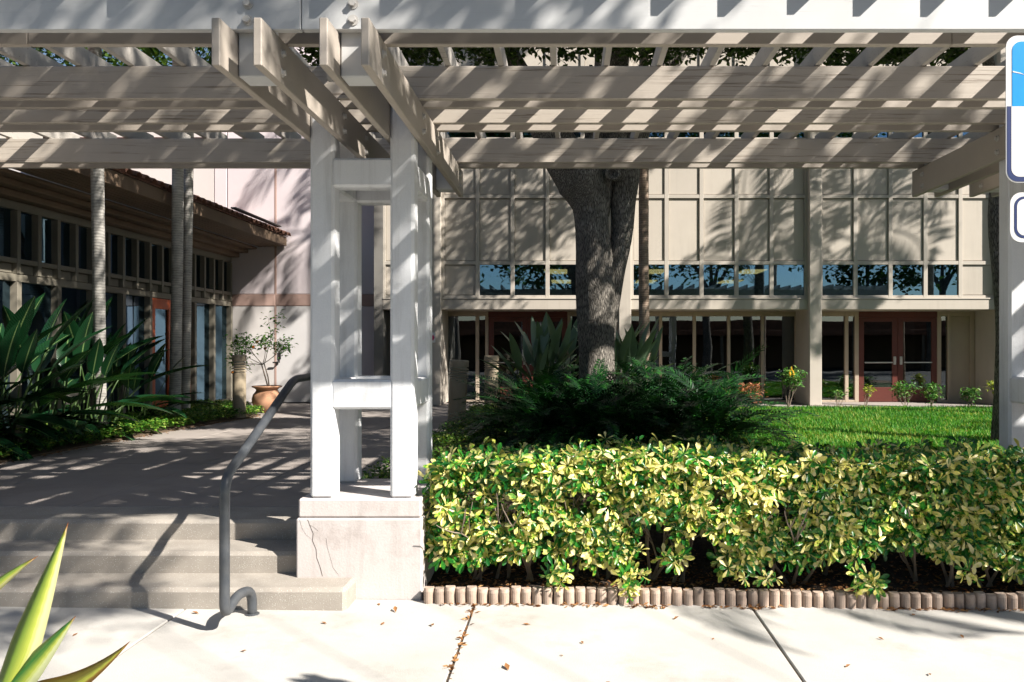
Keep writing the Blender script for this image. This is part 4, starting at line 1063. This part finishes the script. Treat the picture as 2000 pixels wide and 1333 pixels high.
PAD = [paddle_mesh('leaf', 1.1, 0.85, 0.26, 0.2, 0.3, 1), paddle_mesh('leaf', 1.0, 0.92, 0.26, 0.6, 0.4, 2), paddle_mesh('leaf', 0.75, 1.0, 0.28, 0.95, 0.45, 3),
       paddle_mesh('leaf', 0.6, 0.95, 0.28, 1.2, 0.5, 4), paddle_mesh('leaf', 0.4, 0.85, 0.26, 1.3, 0.6, 5), paddle_mesh('leaf', 1.2, 0.75, 0.23, 0.4, 0.2, 6)]
GREY = []
def paddle_clump(label, loc, n, sc, rx, ry, az=None, group='paddle leaved clumps', only=None):
    t = thing('paddle_leaf_plant', label, 'plant', loc, group)
    for k in range(n):
        me = (GREY if only else PAD)[(only or range(6))[k % len(only or range(6))]]
        o = bpy.data.objects.new('leaf', me); C.objects.link(o); o.parent = t
        a = U(0, 6.283) if az is None else RND.gauss(az, 1.15)
        o.location = (U(-rx, rx), U(-ry, ry), 0.0)
        o.rotation_euler = (U(-0.12, 0.12), U(-0.1, 0.1), a)
        s = sc*U(0.78, 1.12); o.scale = (s, s, s)
    return t
GREY = [p.copy() for p in (paddle_mesh('leaf', 1.05, 0.66, 0.14, 0.12, 0.2, 11), paddle_mesh('leaf', 0.95, 0.7, 0.145, 0.4, 0.25, 12), paddle_mesh('leaf', 0.75, 0.7, 0.14, 0.75, 0.3, 13))]
for p in GREY: p.materials[1] = M['greyleaf']
paddle_clump('large dark paddle leaved clump filling the far left foreground bed', (-7.15, 9.6, 0.46), 44, 1.02, 0.3, 0.5, -0.3)
paddle_clump('tall dark paddle leaved clump around the leftmost palm trunk', (-7.1, 11.3, 0.46), 42, 1.02, 0.35, 0.6, -0.2)
paddle_clump('low dark paddle leaved clump at the foot of the twin palm trunks', (-6.95, 12.6, 0.46), 24, 0.72, 0.25, 0.4, -0.4)
paddle_clump('low paddle leaved clump at the left edge of the frame', (-7.2, 8.0, 0.46), 28, 0.95, 0.3, 0.4, 0.0)
paddle_clump('grey green paddle leaved clump just left of the oak trunk', (-0.35, 13.2, 0.45), 46, 1.05, 0.3, 0.3, None, only=[0, 1, 0, 1, 2])
paddle_clump('grey green paddle leaved clump just right of the oak trunk', (0.95, 13.1, 0.45), 46, 1.05, 0.3, 0.3, None, only=[0, 1, 0, 1, 2])

# ------------------------------------------------------------------ fern-like cycads round the oak
def cycad_frond(name, L, nl, ll, droop, seed):
    g = random.Random(seed)
    pts = []; ang = 1.25; p = Vector((0, 0, 0)); n_ = 9
    for k in range(n_+1):
        pts.append(p.copy()); p = p + Vector((math.cos(ang), 0, math.sin(ang)))*L/n_; ang -= droop/n_
    V = []; T = []
    for k in range(n_):
        a, b = pts[k], pts[k+1]; o = len(V); w = 0.006
        V += [(a.x, a.y-w, a.z), (a.x, a.y+w, a.z), (b.x, b.y+w, b.z), (b.x, b.y-w, b.z)]; T += [(o, o+1, o+2), (o, o+2, o+3)]
    for k in range(nl):
        t = 0.22+0.78*k/(nl-1); u = t*n_; i = min(int(u), n_-1)
        c = pts[i].lerp(pts[i+1], u-i); tg = (pts[i+1]-pts[i]).normalized()
        ln = ll*(0.5+0.5*math.sin(math.pi*min(1, 0.2+t*0.75)))
        nv = Vector((-tg.z, 0, tg.x))
        for s_ in (-1, 1):
            d = (tg*0.7+Vector((0, s_, 0))+nv*g.uniform(0.05, 0.4)).normalized()
            sd = tg*0.015; e = c+d*ln*0.5; e2 = c+d*ln-nv*ln*0.12
            o = len(V); V += [tuple(c), tuple(e+sd), tuple(e-sd), tuple(e2)]; T += [(o, o+2, o+1), (o+1, o+2, o+3)]
    return tri_mesh(name, V, T, 'cycad')
CYC = [cycad_frond('frond', 0.9, 22, 0.14, 0.8, 1), cycad_frond('frond', 0.9, 22, 0.14, 1.2, 2), cycad_frond('frond', 0.8, 20, 0.13, 1.7, 3)]
for (x, y, n_, s, lab) in ((-0.2, 10.4, 60, 1.35, 'dark fern fronded cycad in front of the oak, on its left'), (0.3, 9.9, 50, 1.25, 'dark fern fronded cycad directly in front of the oak trunk'),
                           (1.2, 10.4, 56, 1.45, 'dark fern fronded cycad in front of the oak, on its right'), (1.75, 10.0, 52, 1.4, 'fern fronded cycad at the right end, reaching toward the lawn'),
                           (1.5, 11.6, 50, 1.55, 'fern fronded cycad right of the oak, behind the others'), (-0.45, 11.4, 46, 1.4, 'fern fronded cycad left of the oak, behind the others')):
    t = thing('cycad', lab, 'cycad', (x, y, gz(x, y)), 'cycads around the oak')
    for k in range(int(n_*1.9)):
        o = bpy.data.objects.new('frond', CYC[k % 3]); C.objects.link(o); o.parent = t
        rr = 0.36*math.sqrt(RND.random()); aa = k*2.399+U(-0.3, 0.3)
        o.location = (rr*math.cos(aa), rr*math.sin(aa), 0.55*(1-(rr/0.45)**2)*U(0.2, 1.0))
        o.rotation_euler = (U(-0.25, 0.25), 0.0+0.6*rr/0.36+U(-0.3, 0.3), aa)
        q = s*0.85*U(0.75, 1.1); o.scale = (q, q, q)

# ------------------------------------------------------------------ ground covers and grass
def cover(name, label, area, n, hfun, zfun, mat, size, seed):
    g = np.random.default_rng(seed); P = []
    x0, x1, y0, y1 = area[:4]; inside = area[4]
    while len(P) < n:
        x, y = g.uniform(x0, x1), g.uniform(y0, y1)
        h = hfun(x, y)
        if h <= 0.005 or not inside(x, y): continue
        P.append((x, y, zfun(x, y)+h*g.uniform(0.35, 1.0)))
    n = len(P); tV, tT = small_leaf(1.0, 0.5, 0.1, 0.12)
    V, T = scatter(tV, tT, frames(g.uniform(0, 6.283, n), g.uniform(-0.35, 0.75, n), g.uniform(-0.5, 0.5, n)), np.array(P), g.uniform(size*0.7, size*1.3, n))
    return tag(link(name, tri_mesh(name, V, T, mat)), label, 'ground cover', kind='stuff')
def in_left(x, y):
    # distance inside the bed edge
    e = [(-6.55, 6.6), (-6.45, 8.5), (-6.1, 13.0), (-5.8, 14.6), (-5.85, 15.1), (-6.4, 15.4), (-6.7, 16.6)]
    for (xa, ya), (xb, yb) in zip(e[:-1], e[1:]):
        if ya <= y <= yb: return (xa+(xb-xa)*(y-ya)/(yb-ya)) - x > -0.07+0.05*math.sin(y*9)+0.04*math.sin(y*23)
    return False
cover('ground_cover', 'low glossy green ground cover along the left edge of the walkway', (-7.7, -5.7, 6.6, 16.6, in_left), 24000,
      lambda x, y: 0.17+0.08*fbm(x, y, 2.2, 7), lambda x, y: 0.46, 'jasmine', 0.062, 31)
def in_right(x, y):
    if y > 16.6 or x < -1.98+0.05*math.sin(y*7): return False
    if y > 9.2 and x > 2.55+0.3*fbm(0, y, 1.1, 3): return False
    return True
cover('ground_cover', 'low green ground cover in the bed behind the hedge and round the oak', (-1.98, 4.6, 6.6, 16.4, in_right), 36000,
      lambda x, y: 0.14+0.09*fbm(x, y, 1.8, 9), gz, 'jasmine', 0.06, 32)
g = np.random.default_rng(9); n = 120000
x = g.uniform(2.2, 9.3, n); y = 9.2 + 7.6*g.uniform(0, 1, n)**1.25
keep = x > np.array([2.5+0.35*math.sin(v*0.9)+0.2*math.sin(v*2.7) for v in y])+g.normal(0, 0.08, n)
x, y = x[keep], y[keep]; n = len(x)
z = np.array([gz(a, b) for a, b in zip(x, y)])+0.0
bt = np.array([(-0.5, 0, 0), (0.5, 0, 0), (0.32, 0.6, 0.02), (-0.32, 0.6, 0.02), (0, 1.0, -0.1)]); bt[:, 0] *= 0.14
V, T = scatter(bt, np.array([(0, 1, 2), (0, 2, 3), (3, 2, 4)]), frames(g.uniform(0, 6.283, n), g.uniform(0.65, 1.5, n), np.zeros(n)), np.stack([x, y, z], 1), g.uniform(0.05, 0.105, n))
tag(link('grass', tri_mesh('grass', V, T, 'grass')), 'short bright green lawn grass in front of the right doors', 'grass', kind='stuff')

# ------------------------------------------------------------------ clipped variegated hedge
hg = thing('hedge', 'clipped hedge of yellow variegated leaves behind the scalloped edging', 'hedge', (1.1, 5.95, 0.1))
mb = MB(); htips = []
r2 = random.Random(77)
for k in range(15):
    bx = -0.75+k*0.275+r2.uniform(-0.1, 0.1); by = 5.95+r2.uniform(-0.15, 0.2)
    for q in range(3):
        branch(mb, (bx+r2.uniform(-0.05, 0.05), by, gz(bx, by)-0.03), (r2.uniform(-0.5, 0.5), r2.uniform(-0.6, 0.2), 0.8), 0.36, 0.014, 2, htips, 0.75, 0.25, r2)
obj('branches', mb, 'twig', hg)
def leaflet(L, W):
    V = np.array([(0, 0, 0), (0, 0.25, 0.0), (-0.27, 0.42, 0.05), (0.27, 0.42, 0.05), (0, 0.5, 0.0), (-0.46, 0.72, 0.03), (0.46, 0.72, 0.03), (0, 0.74, -0.04), (-0.24, 0.95, -0.04), (0.24, 0.95, -0.04), (0, 1.0, -0.11)], float)
    V[:, 0] *= W/L
    V *= L
    T = np.array([(1, 4, 2), (1, 3, 4), (2, 4, 7), (2, 7, 5), (4, 3, 6), (4, 6, 7), (5, 7, 8), (7, 6, 9), (8, 7, 10), (7, 9, 10), (0, 3, 1), (0, 1, 2)])
    return V, T
def whorl(seed, nl, L, W):
    g = np.random.default_rng(seed)
    tV, tT = leaflet(1.0, W)
    tV = tV + np.array([0, 0.14, 0])
    az = np.arange(nl)*2*math.pi/nl + g.normal(0, 0.15, nl)
    return scatter(tV, tT, frames(az, g.uniform(-0.35, 0.35, nl), g.normal(0, 0.25, nl)), np.zeros((nl, 3)), L*g.uniform(0.75, 1.1, nl))
WH = [whorl(s, n_, 0.078, 0.40) for s, n_ in ((1, 8), (2, 7), (3, 9), (4, 6), (5, 7), (6, 8))]
WHM = [[tri_mesh('leaf_cluster', V, T, m) for V, T in WH] for m in ('scheff', 'scheffdark')]
def hedge_depth(x, z):
    """front face y of the hedge; hollows where the photo shows gaps"""
    return 5.56 + 0.10*fbm(x, z, 2.0, 5) + 0.05*abs(z-0.65)
def hedge_ok(x, z):
    top = 0.99 + 0.03*math.sin(x*2.3) + 0.09*fbm(x, 0, 2.6, 8)
    bot = 0.27 + 0.20*fbm(x, 1, 1.7, 12) - 0.012*x
    if z > top or z < bot: return False
    for hx, hz, hr in ((-0.45, 0.62, 0.11), (-0.72, 0.72, 0.09), (0.1, 0.66, 0.12), (0.62, 0.42, 0.13), (0.95, 0.33, 0.13), (-0.1, 0.42, 0.08), (1.5, 0.62, 0.10), (2.45, 0.28, 0.10), (1.05, 0.72, 0.08), (1.62, 0.95, 0.06)):
        if ((x-hx)/1.25)**2+(z-hz)**2 < hr*hr: return False
    return True
cl = []
g3 = random.Random(5)
tries = 0
while len(cl) < 1950 and tries < 90000:
    tries += 1
    x = g3.uniform(-1.0, 3.32); z = g3.uniform(0.1, 1.12)
    if not hedge_ok(x, z): continue
    y = hedge_depth(x, z) + abs(g3.gauss(0, 0.07))
    if x < -0.9: y += 0.1
    cl.append((x, y, z, 0))
while len(cl) < 2700:                       # top surface
    x = g3.uniform(-0.98, 3.32); y = g3.uniform(5.6, 6.35)
    z = 0.96 + 0.03*math.sin(x*2.3) + 0.08*fbm(x, y, 2.6, 8) - g3.uniform(-0.04, 0.13)
    cl.append((x, y, z, 1))
while len(cl) < 3300:                       # inside and back
    x = g3.uniform(-0.95, 3.3); y = g3.uniform(5.75, 6.35); z = g3.uniform(0.3, 1.0)
    if not hedge_ok(x, z): continue
    cl.append((x, y, z, 2))
for dx, dz in ((0.42, 0.16), (0.45, 0.09), (0.40, 0.05), (-0.15, 0.15), (-0.1, 0.12), (1.2, 0.14), (1.35, 0.12), (2.0, 0.14), (2.1, 0.1), (2.05, 0.06), (2.75, 0.13)):
    for _ in range(4):
        cl.append((dx+g3.gauss(0, 0.05), 5.5+g3.gauss(0, 0.03), dz+0.05+g3.gauss(0, 0.03), 0))
cl.sort(key=lambda c: c[1]+0.3*(c[3] == 2)+ (0.2 if c[3] == 1 else 0))
def whorl_rot(c):
    x, y, z, k = c
    tx = g3.gauss(0, 0.75); ty = g3.gauss(0, 0.7)
    if k == 0: v = Vector((tx, -1.0, 0.55+0.6*(z-0.6)+ty))
    elif k == 1: v = Vector((tx, -0.25+ty*0.6, 1.0))
    else: v = Vector((tx, -0.6+ty, 0.8))
    return v.normalized().to_track_quat('Z', 'Y')
rest = {0: [], 1: []}
for i, c in enumerate(cl):
    q = whorl_rot(c); q = q @ Euler((0, 0, g3.uniform(0, 6.28))).to_quaternion()
    mi = 0 if g3.random() < (0.78 if c[3] == 0 else 0.5) - 0.12*(c[0] > 1.5) else 1
    wi = g3.randrange(6); s = g3.uniform(0.68, 1.32)
    if i < 300:
        o = bpy.data.objects.new('leaf_cluster', WHM[mi][wi]); C.objects.link(o); o.parent = hg
        o.location = Vector(c[:3]) - WORLD[hg]; o.rotation_mode = 'QUATERNION'; o.rotation_quaternion = q; o.scale = (s, s, s)
    else:
        V, T = WH[wi]
        rest[mi].append((V @ np.array(q.to_matrix()).T*s + np.array(c[:3]), T))
for mi, mt in ((0, 'scheff'), (1, 'scheffdark')):
    V, T = merge(rest[mi])
    o = link('foliage' if mi == 0 else 'green_foliage', tri_mesh('foliage', V, T, mt), hg); o['kind'] = 'stuff'

# ------------------------------------------------------------------ small shrubs in front of the building
def shrub(label, x, y, h, r, mat, n, leaf, flowers=None, name='shrub', W=0.45):
    z0 = gz(x, y); t = thing(name, label, 'shrub', (x, y, z0), 'young shrubs along the building')
    mb = MB(); tp = []
    for k in range(5):
        branch(mb, (x, y, z0-0.02), (U(-0.5, 0.5), U(-0.5, 0.5), 1.0), h*0.42, 0.008, 2, tp, 0.45*r/max(h, 0.1)*1.6, 0.3)
    obj('stem', mb, 'twig', t)
    def fn():
        p, d = RND.choice(tp)
        return (p.x+RND.gauss(0, r*0.16), p.y+RND.gauss(0, r*0.16), max(z0+0.03, min(z0+h*1.05, p.z+RND.gauss(0, r*0.2))))
    leaf_cloud(n, fn, leaf, mat, 'foliage', t, W=W)
    if flowers:
        for k in range(flowers):
            p, d = RND.choice(tp); q = Vector(p)+Vector((U(-0.05, 0.05), -0.06, 0.06))
            obj('flower', MB().tube([q, q+Vector((0, 0, 0.05)), q+Vector((0, 0, 0.12))], [0.012, 0.024, 0.006], 6), 'flower', t)
    return t
shrub('coral leaved croton shrub at the lawn edge left of the pilaster', 3.75, 16.4, 0.5, 0.36, 'shrub_red', 380, 0.085, name='croton_shrub', W=0.4)
shrub('round green shrub with yellow flower spikes before the pilaster', 4.62, 16.7, 0.82, 0.38, 'shrub_green', 480, 0.09, 6)
shrub('thin yellow leaved seedling in front of the right red doors', 6.32, 16.9, 0.5, 0.16, 'shrub_yellow', 90, 0.08)
shrub('tall green shrub before the right red doors, left of its neighbour', 7.15, 16.8, 0.55, 0.3, 'shrub_green', 260, 0.08)
shrub('spreading green shrub before the right red doors, right of its neighbour', 7.65, 16.75, 0.48, 0.38, 'shrub_green', 320, 0.08)
shrub('small green shrub beneath the solid tan panel', 8.5, 16.8, 0.4, 0.26, 'shrub_green', 240, 0.08)
shrub('yellow green shrub at the far right beside the dark tree trunk', 9.05, 16.8, 0.55, 0.28, 'shrub_yellow', 240, 0.08)
shrub('wispy green seedling under the glass left of the right doors', 5.75, 16.9, 0.4, 0.15, 'shrub_green', 60, 0.12, W=0.2)
shrub('small reddish shrub at the left end of the lawn', 3.25, 16.3, 0.42, 0.2, 'shrub_red', 120, 0.07, W=0.4)

# ------------------------------------------------------------------ striped succulent, lower left corner
ag = thing('striped_succulent', 'yellow and green striped succulent with pointed leaves, lower left corner', 'succulent', (-2.75, 2.95, 0.05))
def sword(p0, p1, W, sag, mat, side=None, n_=14):
    p0, p1 = Vector(p0), Vector(p1); V = []; UV = []; T = []
    d = (p1-p0); L = d.length; d.normalize()
    sd = (Vector(side) if side else d.cross(Vector((0, 0.6, 0.8)))); sd = (sd-d*sd.dot(d)).normalized(); nr = sd.cross(d)
    for k in range(n_+1):
        t = k/n_; c = p0.lerp(p1, t) + Vector((0, 0, sag*4*t*(1-t)))
        w = W*0.5*(0.72+0.7*t if t < 0.3 else 0.93*(1-((t-0.3)/0.7)**1.25)+0.004)
        for q, s_ in ((0, -1), (0.5, 0), (1, 1)):
            V.append(tuple(c+sd*w*s_-nr*abs(s_)*w*0.32)); UV.append((q, t))
        V.append(tuple(c+nr*0.010*(1-t))); UV.append((0.5, t))
    for k in range(n_):
        a = k*4
        T += [(a, a+4, a+5), (a, a+5, a+1), (a+1, a+5, a+6), (a+1, a+6, a+2), (a, a+3, a+7), (a, a+7, a+4), (a+3, a+2, a+6), (a+3, a+6, a+7)]
    return tri_mesh('leaf', V, T, mat, UV, True)
B0 = (-2.15, 3.0, 0.44); B1 = (-2.62, 3.0, 0.42)
for b0, tip, W, sag, mat, side in ((B0, (-1.94, 3.08, 1.095), 0.15, 0.0, 'agave', (0.9, -0.25, -0.3)), (B1, (-1.99, 2.98, 0.99), 0.13, 0.05, 'agave', (0.5, -0.5, -0.8)), (B0, (-1.83, 2.95, 0.775), 0.14, 0.0, 'agave_green', (0.5, -0.5, -0.7)),
                               (B0, (-1.60, 2.9, 0.70), 0.13, -0.06, 'agave_dry', (0.2, -0.5, -0.9)), (B1, (-2.75, 3.0, 1.25), 0.14, 0, 'agave', None), (B1, (-3.3, 3.1, 1.1), 0.14, 0, 'agave_green', None), (B1, (-3.5, 2.7, 0.8), 0.14, 0.1, 'agave', None),
                               (B1, (-2.9, 2.2, 0.7), 0.14, 0.1, 'agave_green', None), (B0, (-2.1, 2.2, 0.5), 0.14, 0.1, 'agave', None), (B1, (-2.95, 3.6, 0.5), 0.13, 0.05, 'agave_green', None), (B0, (-1.6, 2.4, 0.45), 0.13, 0.05, 'agave_green', None)):
    link('leaf', sword(b0, tip, W, sag, mat, side), ag)
obj('stem', MB().tube([(-2.62, 3.0, 0.0), (-2.62, 3.0, 0.46)], [0.07, 0.06], 10).tube([(-2.2, 3.0, 0.0), (-2.15, 3.0, 0.48)], [0.07, 0.06], 10), 'twig', ag, smooth=True)

# ------------------------------------------------------------------ fallen leaves and litter
lv, lt = small_leaf(1.0, 0.42, 0.12, -0.1)
LM = [tri_mesh('fallen_leaf', lv*np.array([1, 1, s_]), lt, 'litter') for s_ in (1.0, 1.8, 0.5)]
for i, (x, y, s) in enumerate(((-1.29, 5.43, 0.05), (-1.15, 5.29, 0.07), (-1.19, 5.05, 0.055), (-1.54, 5.06, 0.05), (-0.88, 5.08, 0.06), (-0.24, 5.09, 0.055), (-0.33, 4.37, 0.075), (0.09, 4.77, 0.04), (0.19, 4.22, 0.04),
                               (-2.43, 5.22, 0.06), (0.69, 5.22, 0.05), (2.35, 5.39, 0.06), (2.46, 4.94, 0.05), (1.56, 4.47, 0.045), (-3.0, 4.8, 0.05), (-1.9, 4.6, 0.045), (1.95, 4.9, 0.04), (0.9, 4.9, 0.035), (-0.05, 4.6, 0.03), (2.0, 4.4, 0.04))):
    o = bpy.data.objects.new('fallen_leaf', LM[i % 3]); C.objects.link(o)
    o.location = (x, y, zs(x)+0.004); o.rotation_euler = (U(-0.15, 0.15), U(-0.15, 0.15), U(0, 6.28)); o.scale = (s, s, s)
    tag(o, 'small dry brown leaf lying on the pale sidewalk', 'leaf', 'dry leaves on the sidewalk')
P = []
g4 = random.Random(3)
for _ in range(70):
    y = 4.2+1.3*(1-g4.random()**1.6); P.append((-0.65+g4.gauss(0, 0.010), y, zs(-0.65)+g4.uniform(-0.006, 0.006)))
for _ in range(420):
    x = g4.uniform(-1.0, 3.3)
    if fbm(x, 0, 1.3, 4) > -0.05: P.append((x, 5.478-abs(g4.gauss(0, 0.012)), zs(x)+g4.uniform(0.002, 0.012)))
for _ in range(2600):
    x = g4.uniform(-0.98, 3.4); y = g4.uniform(5.6, 6.3); P.append((x, y, gz(x, y)+g4.uniform(0.002, 0.018)))
for _ in range(90):
    x = g4.uniform(2.8, 8.6); y = g4.uniform(10, 16.6); P.append((x, y, gz(x, y)+0.07))
for _ in range(260):
    y = g4.uniform(6.7, 15); 
    e = [(-6.55, 6.6), (-6.45, 8.5), (-6.1, 13.0), (-5.8, 14.6), (-5.85, 15.1)]
    for (xa, ya), (xb, yb) in zip(e[:-1], e[1:]):
        if ya <= y <= yb: P.append((xa+(xb-xa)*(y-ya)/(yb-ya)+abs(g4.gauss(0.02, 0.09)), y, 0.456))
n = len(P); sz = np.array([g4.uniform(0.02, 0.055) for _ in range(n)])
V, T = scatter(lv, lt, frames(NP.uniform(0, 6.283, n), NP.uniform(-0.2, 0.2, n), NP.uniform(-0.6, 0.6, n)), np.array(P), sz)
tag(link('leaf_litter', tri_mesh('leaf_litter', V, T, 'litter')), 'dry brown leaf litter under the hedge and along the joints', 'leaf litter', kind='stuff')
